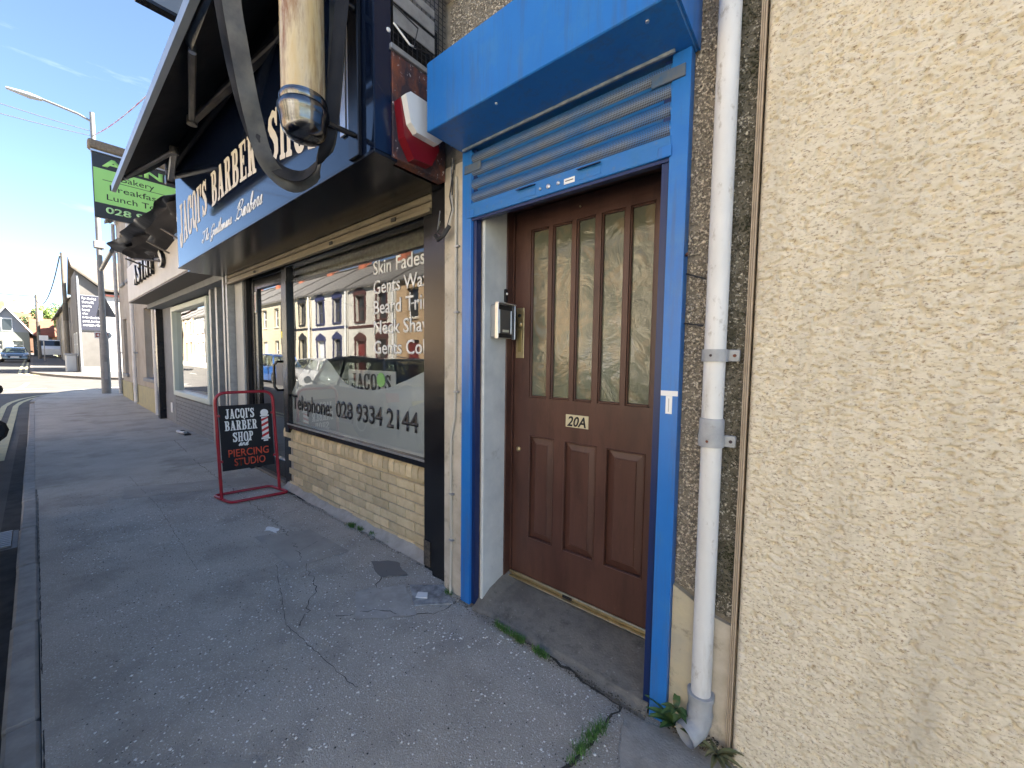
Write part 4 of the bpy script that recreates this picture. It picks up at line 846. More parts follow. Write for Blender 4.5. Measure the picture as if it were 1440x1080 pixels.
# room behind the glass
rm = MB(); X0, X1, Y0, Y1, Z0, Z1 = -5.9, -1.95, .30, 5.5, .02, 2.62
rm.quad((X0, Y0, Z0), (X1, Y0, Z0), (X1, Y1, Z0), (X0, Y1, Z0)); rm.quad((X0, Y1, Z0), (X1, Y1, Z0), (X1, Y1, Z1), (X0, Y1, Z1)); rm.quad((X0, Y0, Z0), (X0, Y1, Z0), (X0, Y1, Z1), (X0, Y0, Z1)); rm.quad((X1, Y0, Z0), (X1, Y1, Z0), (X1, Y1, Z1), (X1, Y0, Z1))
rm.build('interior_wall', mat('dim shop interior', (.16, .155, .15), (.2, .19, .18), rough=.8, scale=1), sf)
MB().box(X0, Y0, Z1, X1, Y1, Z1 + .05).build('interior_ceiling', mat('dim ceiling', (.3, .29, .28), rough=.9), sf)
LAMPM = mat('lit downlight', (1, 1, 1), emit=((1, .9, .75), 6))
for (x, y) in ((-2.5, .75), (-2.9, .95), (-3.4, 1.2), (-3.9, 1.5), (-2.4, 1.5), (-3.2, 2.4)): MB().lathe([(.035, 0), (.03, -.012)], (x, y, Z1), 16).build('downlight', LAMPM, sf)
MB().box(-5.2, 2.5, .02, -2.2, 3.0, .95, c=.02).build('counter', mat('dark counter', (.03, .025, .03), rough=.5), sf)
MB().box(-5.0, 4.9, 1.1, -2.4, 4.95, 2.1).build('wall_mirror', mat('interior mirror', (.4, .42, .44), rough=.05, metal=1), sf)
# pillar between window and plaster strip
pl = MB(); pl.box(-2.10, .10, -.03, -1.985, .19, 2.62, c=.004); pl.box(-1.98, .070, -.03, -1.822, .19, 2.60, c=.004); pl.build('pillar', BLACKP, sf)
MB().box(-2.099, .095, .02, -2.03, .0995, .2, c=.002).build('pillar_base_patch', mat('chipped black', (.02, .02, .02), (.12, .1, .08), rough=.8, scale=30), sf)
# window
WX0, WX1, WZ0, WZ1 = -4.42, -2.10, .74, 2.46; yg = .17
m_ = MB(); m_.box(WX0 - .10, .13, .64, WX0, .21, 2.60, c=.004); m_.box(WX0, .12, .69, WX1, .21, .745, c=.006); m_.box(WX0, .13, 2.385, WX1, .21, 2.46, c=.004); m_.box(WX1, .21, .7, WX1 + .08, .25, 2.4)
wf = m_.build('window', BLACKP, sf)
MB().box(WX0, .112, .735, WX1, .12, .748).build('silver_bead', GALV, wf)
MB().quad((WX0, yg, .74), (WX1, yg, .74), (WX1, yg, 2.39), (WX0, yg, 2.39)).build('pane', PANE, wf)
# frosted film with a wave-shaped top edge, lettering on the glass
FROST = bpy.data.materials.new('frosted film'); FROST.use_nodes = True; nt = FROST.node_tree; N = nt.nodes; N.clear(); o_ = N.new('ShaderNodeOutputMaterial'); d_ = N.new('ShaderNodeBsdfDiffuse'); d_.inputs[0].default_value = (.60, .62, .63, 1)
t_ = N.new('ShaderNodeBsdfTransparent'); t_.inputs[0].default_value = (.9, .9, .9, 1); x_ = N.new('ShaderNodeMixShader'); x_.inputs[0].default_value = .88; nt.links.new(t_.outputs[0], x_.inputs[1]); nt.links.new(d_.outputs[0], x_.inputs[2]); nt.links.new(x_.outputs[0], o_.inputs[0])
def wave(x):
    pts = FW; 
    for i in range(len(pts) - 1):
        if pts[i][0] <= x <= pts[i + 1][0]:
            t = (x - pts[i][0]) / (pts[i + 1][0] - pts[i][0]); t = t * t * (3 - 2 * t) if i in FS else t; return pts[i][1] + t * (pts[i + 1][1] - pts[i][1])
    return pts[-1][1]
FW = [(-4.42, 1.08), (-4.25, 1.25), (-4.07, 1.36), (-3.85, 1.44), (-3.685, 1.45), (-3.57, 1.41), (-3.42, 1.30), (-3.29, 1.225), (-3.11, 1.19), (-2.89, 1.182), (-2.63, 1.22), (-2.36, 1.30), (-2.1, 1.39)]; FS = ()
xs_ = np.linspace(-4.42, -2.10, 60); A = [(x, yg + .004, wave(x)) for x in xs_]; B = [(x, yg + .004, .745) for x in xs_]
MB().strip(A, B).build('frosted_film', FROST, wf)
yl = yg - .0025
def gl_text(s, x, z, h, w, mt=LETW, bold=.012): return put_text(s, frame_m((x, yl, z), (1, 0, 0), (0, 0, 1)), mt, wf, h=h, width=w, bold=bold)
#WINDOWTEXT
gl_text('Skin Fades', -2.815, 2.108, .105, .645); gl_text('Gents Wax', -2.815, 1.957, .105, .70); gl_text('Beard Trim', -2.815, 1.80, .105, .735)
gl_text('Neck Shave', -2.815, 1.642, .105, .76); gl_text('Gents Colour', -2.815, 1.484, .105, .88)
gl_text('Telephone:', -4.40, .905, .15, .86, LETK, .018); gl_text('028 9334 2144', -3.46, .915, .145, 1.21, LETK, .02)
# card in the window
cd = thing('window_card', 'red edged name card with green sticker standing inside the barber window', 'sign', (-2.85, .26, 1.15))
bx('board', mat('card face', (.5, .5, .49), rough=.5), cd, -3.40, .262, 1.14, -2.66, .27, 1.345); 
bx('red_backing', mat('red card', (.5, .03, .05), rough=.5), cd, -3.45, .2715, 1.06, -2.63, .28, 1.17)
put_mesh(slab_mesh("JACQI'S", .14, .62), frame_m((-3.34, .259, 1.175), (1, 0, 0), (0, 0, 1)), LETK, cd)
MB().lathe([(.06, 0), (.06, -.003)], (-2.86, .257, 1.27), 20, 'Y').build('green_sticker', GREENS, cd)
# brick base
bp_ = MB().box(-4.60, .185, -.1, -2.08, .30, .64).build('brick_base', MORT, sf)
bw, bh, jt = .215, .065, .010
BM = [MB().box(0, 0, 0, bw, .1, bh, c=.004).mesh('brick', BRICKM)]; BH = MB().box(0, 0, 0, bw / 2 - jt / 2, .1, bh, c=.004).mesh('brick', BRICKM)
sold = MB(); 
prof = [(.0, 0), (.0, .055), (.004, .075), (.014, .092), (.03, .102), (.05, .105), (.11, .105), (.11, 0)]
sold.prism([(0, y, z) for y, z in prof], (.065, 0, 0)); SM_ = sold.mesh('brick', BRICKM)
row = 0; z = -.06
while z < .57:
    x = -2.085; first = (row % 2 == 0)
    while x > -4.6:
        w = bw if not first else bw / 2 - jt / 2; first = False
        if x - w < -4.62: break
        y = .173 + random.uniform(-.002, .002)
        child('brick', BM[0] if w == bw else BH, bp_, Matrix.Translation((x - w, y + random.uniform(-.0015, .0015), z + random.uniform(-.0018, .0018))) @ Matrix.Rotation(random.uniform(-.006, .006), 4, 'Y') @ Matrix.Rotation(random.uniform(-.008, .008), 4, 'Z')); x -= w + jt
    z += bh + jt; row += 1
zt = z; x = -2.09 - .065
while x > -4.62:
    child('brick', SM_, bp_, Matrix.Translation((x, .150 + random.uniform(-.003, .003), .578)) @ Matrix.Rotation(random.uniform(-.01, .01), 4, 'Y')); x -= .0745
def fillet(gx, gt):
    n_ = vnoise(gx * 6, gt * 3, 71) * .03 + vnoise(gx * 25, gt * 8, 72) * .008; return np.stack([gx, .095 + .082 * gt + n_ * (1 - gt) * .8, .004 + (.035 + n_) * gt ** 1.3], -1)
fl_ = grid_mesh('mortar_fillet', np.linspace(-4.6, -2.09, 160), np.linspace(0, 1, 8), fillet, PATM); fl_.parent = sf; fl_.matrix_parent_inverse = Matrix.Translation(-Vector(sf.location))
# recessed door and its side
m_ = MB(); m_.box(-4.66, .18, .02, -4.52, .27, 2.62, c=.004); m_.box(-5.72, .20, .02, -5.60, .27, 2.62, c=.004); m_.box(-5.60, .20, 2.4, -4.66, .27, 2.62, c=.004)
m_.box(-5.60, .21, .06, -5.50, .26, 2.4, c=.004); m_.box(-4.76, .21, .06, -4.66, .26, 2.4, c=.004); m_.box(-5.50, .21, 2.28, -4.76, .26, 2.4, c=.004); m_.box(-5.50, .21, .06, -4.76, .26, .26, c=.004)
dr = m_.build('shop_door', BLACKP, sf)
MB().quad((-5.50, .235, .26), (-4.76, .235, .26), (-4.76, .235, 2.28), (-5.50, .235, 2.28)).build('pane', PANE, dr)
MB().tube([(-4.72, .21, 1.08), (-4.72, .14, 1.08), (-4.74, .115, 1.12), (-4.74, .115, 1.36), (-4.72, .14, 1.40), (-4.72, .21, 1.40)], .014, 10).build('handle', BLACKP, dr, smooth=True)
MB().box(-5.0, .225, 1.12, -4.80, .232, 1.38, c=.003).build('letter_box', mat('grey plate', (.13, .135, .15), rough=.5), dr)
stk = MB().box(-5.56, .203, 2.0, -5.52, .2085, 2.25).build('door_sticker', LETW, dr)
MB().box(-5.545, .202, 2.02, -5.535, .2025, 2.22).build('print', LETR, stk)
MB().box(-6.08, .14, -.03, -5.80, .30, 2.62, c=.005).build('side_pier', mat('pale grey panel', (.38, .385, .37), (.45, .45, .43), rough=.6, scale=3, bump=.1), sf)
MB().box(-5.80, .16, -.03, -5.72, .30, 2.62, c=.003).build('side_frame', BLACKM, sf)
for x_ in (-6.16, -6.30): MB().box(x_, .06, -.03, x_ + .06, .16, 2.5, c=.003).build('shutter_guide', GALV, sf)
MB().box(-4.66, .20, -.06, -5.72, .9, .03).build('door_step', CONC, sf)
# dusty rolled shutter band above
m_ = MB(); 
for k_ in range(4): m_.box(-6.2, .075 - .004 * (k_ % 2), 2.415 + .045 * k_, -1.99, .10, 2.455 + .045 * k_, c=.008)
sb = m_.build('security_shutter', LATH, sf); MB().box(-6.2, .06, 2.385, -1.99, .098, 2.413, c=.004).build('bottom_rail', LATH, sb)
for x_ in (-5.1, -3.3, -2.4): MB().box(x_, .052, 2.40, x_ + .05, .059, 2.425).build('catch', BLACKM, sb)
m_ = MB(); m_.box(-6.3, -.325, 2.62, -1.90, .3, 3.4); m_.box(-6.3, .105, 2.60, -1.885, .3, 3.3); m_.build('old_fascia_box', BLACKM, sf)
m_ = MB(); m_.box(-6.25, -.30, 2.50, -1.86, .06, 2.535); m_.box(-6.25, -.05, 2.53, -1.86, .02, 2.60, c=.01); m_.build('soffit', BLACKP, sf)

# ---- sign
sg = thing('barber_shop_sign', 'long glossy black and blue fascia sign reading JACQIS BARBER SHOP', 'sign', (-3.9, -.4, 2.5))
bx('sign_box', SIGNB, sg, -6.02, -.43, 2.505, -1.815, -.335, 3.62, c=.003)
bx('bottom_trim', BLACKP, sg, -6.03, -.436, 2.485, -1.805, -.30, 2.5045, c=.003)
MB().box(-1.8145, -.429, 2.507, -1.806, -.336, 3.61).build('end_panel', mat('navy end panel', (.006, .012, .035), rough=.18), sg)
for z_ in (3.3,): MB().lathe([(.012, 0), (.009, .006)], (-1.806, -.35, 3.12), 12, 'X').build('screw_cap', LETW, sg)
yl = -.4315
for s_, x_, w_ in (("JACQI'S", -5.88, 1.12), ("BARBER", -4.60, 1.17), ("SHOP", -3.18, .80)):
    put_mesh(slab_mesh(s_, .44, w_, warp=lambda q, x_=x_: .295 + .06 * (x_ + q + 4.1) ** 2), frame_m((x_, yl, 2.735), (1, 0, 0), (0, 0, 1)), LETC, sg)
put_mesh(cursive_mesh('The Gentlemans ', .046, w=.10, width=.98), frame_m((-4.98, yl, 2.60), (1, 0, 0), (0, 0, 1)), LETW, sg)
put_mesh(cursive_mesh('Barbers', .058, w=.075, width=.62), frame_m((-3.95, yl, 2.60), (1, 0, 0), (0, 0, 1)), LETW, sg)
for x_ in (-2.13, -2.055): MB().box(x_, -.445, 2.66, x_ + .06, -.432, 3.27, c=.002).build('aluminium_strip', ALU, sg)

# ---- rusty board, grey cap, mesh grille, alarm
rb = tag(MB().box(-1.885, -.332, 2.50, -1.80, .028, 3.03, c=.004).build('rusty_board', RUSTM, None), 'rust streaked peeling board at the end of the fascia behind the alarm box', 'board')
gc = thing('wire_grille', 'grey steel mesh grille above the rusty board at the sign end', 'grille', (-1.84, -.15, 3.05))
MB().box(-1.89, -.345, 3.032, -1.788, .035, 3.06, c=.003).build('cap', GALV, gc)
m_ = MB()
for i in range(12): y = -.325 + i * .03; m_.box(-1.805, y, 3.06, -1.801, y + .003, 3.9)
m_.build('vertical_wires', WIREM, gc); m_ = MB()
for i in range(28): m_.box(-1.807, -.33, 3.07 + i * .03, -1.8052, .03, 3.073 + i * .03)
m_.build('horizontal_wires', WIREM, gc)
for i, (a, b) in enumerate(((3.17, 3.25), (3.27, 3.34), (3.36, 3.40))): MB().box(-1.80, -.325, a, -1.795, -.06, b).build('slat', GALV, gc)
MB().tube([(-1.79, -.33, 3.25), (-1.76, -.2, 3.2), (-1.77, -.22, 3.1), (-1.76, -.1, 3.12), (-1.72, .0, 3.0)], .004, 6).build('wire', WIREM, gc, smooth=True)
MB().tube([(-1.79, -.33, 3.16), (-1.765, -.25, 3.09), (-1.78, -.2, 3.11)], .005, 6).build('wire', LETW, gc, smooth=True)
tag(MB().box(-1.82, -.02, 3.52, -1.66, .30, 4.2, c=.01).build('window_surround', PLAST2, None), 'stone window surround edge above the sign end', 'window')
ab = thing('alarm_box', 'white and dark red burglar alarm box fixed to the rusty board', 'alarm', (-1.75, -.2, 2.65))
RC = mat('red alarm base', (.17, .006, .012), rough=.3)
W_ = [(-.315, 2.79), (-.285, 2.81), (-.12, 2.80), (-.085, 2.66), (-.12, 2.60), (-.27, 2.61)]
MB().prism([(-1.799, y, z) for y, z in [(-.325, 2.78), (-.09, 2.78), (-.07, 2.62), (-.12, 2.52), (-.24, 2.51), (-.30, 2.60)]], (.055, 0, 0)).build('base', RC, ab)
MB().prism([(-1.743, y, z) for y, z in [(-.32, 2.785), (-.29, 2.81), (-.115, 2.81), (-.075, 2.66), (-.11, 2.625), (-.25, 2.625), (-.29, 2.66)]], (.04, 0, 0)).build('cover', mat('white plastic', (.75, .75, .73), rough=.3), ab)

# ---- awning over the barber shop
aw = thing('shop_awning', 'black folding arm awning pulled part way out over the barber sign', 'awning', (-3.9, -.6, 3.2))
AX0, AX1 = -6.45, -2.12
def sagf(gx, gt):
    t = gt; y = -.30 - .60 * t; z = 3.98 - .56 * t - .05 * np.sin(np.pi * t) * (1 + .3 * np.sin(gx * 3)); z = z + (vnoise(gx * 3, t * 4, 41) - .5) * .02
    return np.stack([gx, y, z], -1)
fb_ = grid_mesh('fabric', np.linspace(AX0, AX1, 60), np.linspace(0, 1, 16), sagf, FABK); fb_.parent = aw; fb_.matrix_parent_inverse = Matrix.Translation(-Vector(aw.location))
MB().tube([(AX0, -.30, 4.02), (AX1, -.30, 4.02)], .07, 16).build('roller', FABK, aw, smooth=True)
m_ = MB(); m_.prism([(AX0 - .06, -.912, 3.340), (AX0 - .06, -.912, 3.415), (AX0 - .06, -.88, 3.425), (AX0 - .06, -.876, 3.340)], (AX1 - AX0 + .12, -.05, 0)); m_.build('front_bar', mat('satin grey bar', (.30, .34, .37), (.36, .40, .43), rough=.35, metal=.55, scale=3), aw)
def valance(gx, gt):
    y = -1.02 + .02 * np.sin(gx * 9) * gt; z = 3.08 - gt * (.05 + .03 * np.sin(gx * 5.3)); return np.stack([gx, y + .03 * gt, z], -1)
for sx, el, tp in ((-2.95, (-4.29, -.625, 3.45), (-3.22, -.84, 3.40)), (-6.42, (-5.04, -.61, 3.45), (-6.05, -.84, 3.40))):
    s0 = Vector((sx, -.40, 3.62)); e0 = Vector(el); t0 = Vector(tp)
    def arm(a, b, w, h):
        d = (b - a); L_ = d.length; q = d.to_track_quat('X', 'Z').to_matrix().to_4x4(); q.translation = a; return MB(q).box(0, -w / 2, -h / 2, L_, w / 2, h / 2, c=.01)
    a1 = arm(s0, e0, .06, .045).build('folding_arm', ARMM, aw); a2 = arm(e0, t0, .045, .035).build('folding_arm', ARMM, aw)
    MB().lathe([(.035, -.035), (.038, -.03), (.038, .03), (.035, .035)], e0, 16).build('elbow', ARMM, a1, smooth=True); MB().lathe([(.02, -.025), (.02, .025)], t0, 12).build('end_joint', ALU, a2, smooth=True)
    MB().box(sx - .05, -.45, 3.57, sx + .05, -.34, 3.67, c=.008).build('shoulder', ARMM, a1)
# loose flap of fabric at the near end and the wall-side pelmet
q = [(-2.4, -.86, 3.44), (-2.65, -.87, 3.38), (-2.85, -.875, 3.33), (-3.05, -.87, 3.32), (-3.2, -.85, 3.37), (-3.3, -.83, 3.44)]
MB().strip(q, [(x - .03, -.885, z + .13 - .01 * i) for i, (x, y, z) in enumerate(q)]).build('loose_flap', FABG, aw, smooth=True)
MB().box(-6.5, -.44, 3.66, -1.85, -.2, 3.86, c=.02).build('cassette', BLACKM, aw)
for k_, x_ in enumerate((-6.3, -6.1, -5.9)): MB().lathe([(.008, -.008), (.008, .008)], (x_, -.45, 3.70 + .02 * k_), 8).build('bolt', ALU, aw)

# ---- barber's lamp
bl = thing('barber_pole', 'unlit barber pole lamp with yellowed glass cylinder and tarnished chrome ends', 'barber pole', (-2.0, -.70, 2.7))
bx_, by_ = -1.975, -.70
MB().lathe([(.093, 2.66), (.094, 2.68), (.094, 3.14), (.093, 3.16)], (bx_, by_, 0), 40).build('glass_cylinder', AMBER, bl, smooth=True)
MB().lathe([(.0, 2.475), (.045, 2.478), (.072, 2.49), (.092, 2.512), (.100, 2.54), (.104, 2.575), (.108, 2.585), (.112, 2.60), (.112, 2.618), (.106, 2.626), (.100, 2.634), (.104, 2.644), (.104, 2.656), (.097, 2.662), (.097, 2.672), (.0, 2.672)], (bx_, by_, 0), 48).build('bottom_cap', CHROM, bl, smooth=True)
MB().lathe([(.0, 3.15), (.098, 3.15), (.098, 3.165), (.108, 3.175), (.114, 3.19), (.114, 3.21), (.104, 3.22), (.108, 3.28), (.09, 3.36), (.05, 3.40), (0, 3.41)], (bx_, by_, 0), 48).build('top_cap', CHROM, bl, smooth=True)
m_ = MB(); m_.tube([(bx_ + .02, by_ + .09, 2.60), (bx_ + .03, -.46, 2.60)], .014, 10); m_.tube([(bx_ + .02, by_ + .09, 3.22), (bx_ + .03, -.46, 3.22)], .014, 10); m_.box(bx_ - .05, -.455, 2.5, bx_ + .05, -.431, 3.35, c=.004)
m_.build('bracket', BLACKP, bl)
# ---- fabric straps looping under the sign
def ribbon(path, w, dirs, mt, nm, lbl):
    A, B = [], []; P = [Vector(p) for p in path]; n = len(P); Q = []
    for i in range(n - 1):
        a = P[max(i - 1, 0)]; b = P[i]; c = P[i + 1]; d = P[min(i + 2, n - 1)]
        for t in (0, .2, .4, .6, .8): Q.append((.5 * ((2 * b) + (c - a) * t + (2 * a - 5 * b + 4 * c - d) * t * t + (3 * b - a - 3 * c + d) * t ** 3), (i + t) / (n - 1)))
    Q.append((P[-1], 1)); m_ = MB(); rows = []
    for i, (p, t) in enumerate(Q):
        k = t * (len(dirs) - 1); j = min(int(k), len(dirs) - 2); d = Vector(dirs[j]).lerp(Vector(dirs[j + 1]), k - j); tg = (Q[min(i + 1, len(Q) - 1)][0] - Q[max(i - 1, 0)][0]).normalized()
        d = (d - tg * d.dot(tg)).normalized(); nn = tg.cross(d); cl = .012 * math.sin(i * .8)
        rows.append([p + d * w * u + nn * (cl * (1 - (2 * abs(u)) ** 2) + .003 * s) for s in (1, -1) for u in ((-.5, -.25, 0, .25, .5) if s == 1 else (.5, .25, 0, -.25, -.5))])
    vs = [tuple(v) for r in rows for v in r]; k = len(rows[0]); fs = [(i * k + j, i * k + (j + 1) % k, (i + 1) * k + (j + 1) % k, (i + 1) * k + j) for i in range(len(rows) - 1) for j in range(k)]
    o = m_.add(vs, fs).build(nm, mt, None, smooth=True); return tag(o, lbl, 'strap', 'fabric straps hanging from the awning')
ribbon([(-2.15, -.935, 3.38), (-2.15, -.93, 3.08), (-2.15, -.907, 2.89), (-2.15, -.88, 2.71), (-2.15, -.853, 2.57), (-2.15, -.815, 2.42), (-2.15, -.75, 2.345), (-2.15, -.669, 2.335), (-2.13, -.585, 2.42), (-2.05, -.56, 2.53), (-1.99, -.55, 2.75), (-1.98, -.53, 3.05), (-1.98, -.52, 3.4)], .075,
       [(.55, .75, 0), (.5, .8, 0), (.2, .9, .1), (.5, .7, .1), (.3, .3, .8), (.2, .3, .9), (.6, .6, .2), (.5, .8, 0)], FABG, 'fabric_strap', 'longer grey fabric strap looping below the barber sign and up behind the lamp')
ribbon([(-2.2, -.96, 3.12), (-2.2, -.93, 2.9), (-2.19, -.90, 2.72), (-2.18, -.86, 2.55), (-2.16, -.81, 2.43), (-2.14, -.74, 2.37), (-2.10, -.66, 2.37), (-2.04, -.60, 2.45), (-1.96, -.58, 2.6), (-1.93, -.56, 2.9), (-1.9, -.52, 3.4)], .06,
       [(.5, .8, 0), (.3, .9, .1), (.6, .6, 0), (.3, .8, .2), (.2, .4, .8), (.4, .6, .3), (.5, .8, 0)], FABK, 'fabric_strap', 'darker narrow fabric strap hanging just inside the longer one')
pb = thing('projecting_signboard', 'dark edged signboard jutting out high above the awning at the top of the view', 'sign', (-4.5, -.5, 4.4))
MB().box(-4.52, -.90, 4.37, -4.46, .05, 5.1, c=.005).build('board', mat('grey blue board', (.2, .24, .3), rough=.5), pb); MB().box(-4.525, -.92, 4.335, -4.44, .05, 4.369, c=.004).build('edge', BLACKP, pb)

# ------------------------------------------------------------------ pavement A-board
A_b = thing('pavement_sign', 'red tubular framed black pavement sign for the barber shop and piercing studio', 'pavement sign', (-4.6, -.16, 0))
def rp_(b0, b1, t1, t0, n=6, r=.07):     # rounded rectangle through 4 corners
    P = [Vector(p) for p in (b0, b1, t1, t0)]; out = []
    for i in range(4):
        p, a, b = P[i], P[i - 1], P[(i + 1) % 4]; u = (a - p).normalized() * r; v = (b - p).normalized() * r
        for k in range(n + 1):
            t = k / n; out.append((1 - t) ** 2 * (p + u) + 2 * t * (1 - t) * p + t * t * (p + v))
    return out
bL, bR = Vector((-4.62, -.43, .016)), Vector((-4.53, .065, .016)); tL, tR = Vector((-4.68, -.445, 1.085)), Vector((-4.61, .045, 1.085))
rr0 = .10
loop = [bL]; 
def corner(p, a, b, r, n=6):
    u = (a - p).normalized() * r; v = (b - p).normalized() * r; return [(1 - k / n) ** 2 * (p + u) + 2 * (k / n) * (1 - k / n) * p + (k / n) ** 2 * (p + v) for k in range(n + 1)]
up_ = [bL] + corner(tL, bL, tR, rr0) + corner(tR, tL, bR, rr0) + [bR]
MB().tube(up_, .0145, 12).build('hoop', REDP, A_b, smooth=True)
fL, fR = bL + Vector((.16, .03, 0)), bR + Vector((.16, .03, 0)); kL, kR = bL + Vector((-.20, -.02, 0)), bR + Vector((-.20, -.02, 0))
MB().tube(rp_(fL, fR, kR, kL, r=.06), .0145, 12, closed=True).build('base_loop', REDP, A_b, smooth=True)
ux = (tR - tL).normalized(); uz = (tL - bL).normalized(); nn = ux.cross(uz)
Mp = Matrix((ux, uz, nn)).transposed().to_4x4(); Mp.translation = bL + uz * .28 + ux * .022 + nn * .004
pnw, pnh = .452, .66
pn = MB(Mp).box(0, 0, -.006, pnw, pnh, .006, c=.002).build('panel', mat('black sign panel', (.008, .008, .011), rough=.6, spec=.3), A_b)
for (x_, y_) in ((-.012, .1), (-.012, pnh - .1), (pnw + .012, .1), (pnw + .012, pnh - .1)): MB(Mp).box(x_ - .02, y_ - .012, -.008, x_ + .02, y_ + .012, .009, c=.002).build('clip', REDP, A_b)
def P2(x, y, z=.0075): return Mp @ Matrix.Translation((x, y, z))
put_mesh(slab_mesh("JACQI'S", .098, .245), P2(.05, .525), LETW, pn); put_mesh(slab_mesh('BARBER', .098, .275), P2(.04, .405), LETW, pn); put_mesh(slab_mesh('SHOP', .098, .175), P2(.10, .285), LETW, pn)
put_mesh(cursive_mesh('and', .028, width=.08), P2(.145, .243), LETW, pn)
put_text('PIERCING', P2(.055, .135), LETR, pn, h=.075, bold=.012, width=.35); put_text('STUDIO', P2(.10, .04), LETR, pn, h=.075, bold=.012, width=.27)
# barber pole drawn on the panel
pp = MB(Mp); x0_, x1_, y0_, y1_ = .355, .415, .30, .52
pp.add([(x0_, y0_, .0072), (x1_, y0_, .0072), (x1_, y1_, .0072), (x0_, y1_, .0072)], [(0, 1, 2, 3)]); n_ = 20
pp.add([(.385 + .036 * math.cos(a), .565 + .036 * math.sin(a), .0072) for a in [2 * math.pi * k / n_ for k in range(n_)]], [tuple(range(n_))])
pp.box(.345, .525, .0066, .425, .54, .0078); pp.box(.345, .283, .0066, .425, .298, .0078); pp.box(.365, .262, .0066, .405, .278, .0078)
pp.build('printed_pole', LETW, pn)
sp = MB(Mp)
for k in range(4):
    y_ = .305 + k * .056; sp.add([(x0_, y_, .0086), (x1_, y_ + .03, .0086), (x1_, min(y_ + .058, y1_), .0086), (x0_, y_ + .026, .0086)], [(0, 1, 2, 3)])
sp.build('printed_stripes', mat('print red', (.5, .02, .025), rough=.5), pn)
# ------------------------------------------------------------------ bakery next door
bs = thing('bakery_shopfront', 'pale fascia bakery shop front with grey brick base beyond the barber shop', 'shopfront', (-9, .3, 0))
m_ = MB(); m_.box(-12.0, .34, 3.3, -6.2, .6, 6.3); m_.box(-12.0, .60, -.1, -6.2, 7.5, 6.3); m_.build('wall', HOUSEG, bs)
rr = roof(bs, -12.0, -6.25, .34, 7.5, 6.3, 8.3, SLATE); chimney(rr, -9, 3.9, 8.3, BRICKM)
FASC = mat('cream fascia board', (.52, .49, .43), (.58, .55, .49), rough=.5, scale=3, bump=.05)
MB().box(-12.0, -.20, 2.62, -6.05, .2, 3.35, c=.004).build('fascia', FASC, bs)
MB().box(-12.0, -.19, 2.595, -6.25, .34, 2.618).build('soffit', mat('brown grey soffit', (.13, .115, .095), rough=.6), bs)
MB().box(-12.0, .10, 2.5, -6.4, .34, 2.594).build('shutter_case', GREYP, bs)
m_ = MB(); m_.box(-11.95, .20, 0, -11.75, .6, 2.5, c=.004); m_.build('black_pier', BLACKP, bs)
m_ = MB(); m_.box(-11.74, .32, 0, -10.75, .6, 2.5); m_.build('pier', GREYP, bs); bx('pier', GREYP, bs, -8.05, .32, 0, -7.5, .6, 2.5); bx('pier', GREYP, bs, -6.9, .32, 0, -6.4, .6, 2.5)
m_ = MB(); m_.box(-10.75, .33, -.05, -7.5, .6, .60); bbm = m_.build('brick_base', mat('grey painted mortar', (.14, .155, .17), rough=.85), bs)
m_ = MB(); z = 0.0; row = 0
while z < .58:
    x = -10.75 - (.11 if row % 2 else 0)
    while x < -7.5: m_.box(max(x, -10.745), .318, z, min(x + .215, -7.505), .34, z + .062, c=.004); x += .227
    z += .074; row += 1
o = m_.build('painted_bricks', GREYP, bbm); o['kind'] = 'stuff'
m_ = MB(); m_.box(-11.74, .315, -.05, -10.76, .33, .6); m_.build('base_panel', GREYP, bs); MB().box(-11.2, .30, .2, -11.05, .314, .42, c=.004).build('vent', WHITEP, bs)
M0 = Matrix.Identity(4)
m_ = MB(); a, b, c, d, w = -10.74, .62, -8.06, 2.46, .10
m_.box(a, .28, b, a + w, .42, d, c=.01); m_.box(c - w, .28, b, c, .42, d, c=.01); m_.box(a + w, .28, b, c - w, .42, b + w, c=.01); m_.box(a + w, .28, d - w, c - w, .42, d, c=.01); wn_ = m_.build('window', SAGE, bs)
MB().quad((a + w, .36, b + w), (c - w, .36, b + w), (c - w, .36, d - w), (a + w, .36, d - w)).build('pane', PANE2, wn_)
MB().box(-10.6, .62, .7, -8.1, 3.5, 2.45).build('interior', mat('bakery interior', (.10, .09, .08), (.16, .12, .1), rough=.9, scale=2), bs)
m_ = MB(); m_.box(-7.5, .36, .02, -6.9, .42, 2.5); m_.build('door_leaf', mat('dark grey door', (.05, .055, .06), rough=.3), bs)
for x_ in (-7.62, -7.3, -6.75, -6.5): MB().box(x_, .22, -.02, x_ + .08, .32, 2.5, c=.004).build('shutter_guide', GALV, bs)
MB().box(-6.45, .12, -.03, -6.36, .34, 2.6, c=.004).build('pilaster', mat('pale pilaster', (.4, .41, .4), rough=.5), bs)
# raised letters on the fascia
al = thing('bakery_fascia_letters', 'black sided white raised letters on the pale bakery fascia', 'sign', (-9.3, -.2, 2.85))
for i, ch in enumerate("ASINI'S"):
    xx = -10.75 + i * .40
    me = text_mesh(ch, h=.34, bold=.035, ext=.045, width=(.08 if ch in "I'" else .30)); me.transform(frame_m((xx + (.1 if ch in "I'" else 0), -.205, 2.86), (1, 0, 0), (0, 0, 1))); me.materials.append(LETK)
    o = bpy.data.objects.new('letter', me); COL.objects.link(o); o.parent = al; o.matrix_parent_inverse = Matrix.Translation(-Vector(al.location))
    me = text_mesh(ch, h=.33, bold=.03, ext=.002, width=(.07 if ch in "I'" else .28)); me.transform(frame_m((xx + (.1 if ch in "I'" else 0) + .005, -.252, 2.865), (1, 0, 0), (0, 0, 1))); me.materials.append(LETW)
    o2_ = bpy.data.objects.new('letter_face', me); COL.objects.link(o2_); o2_.parent = o
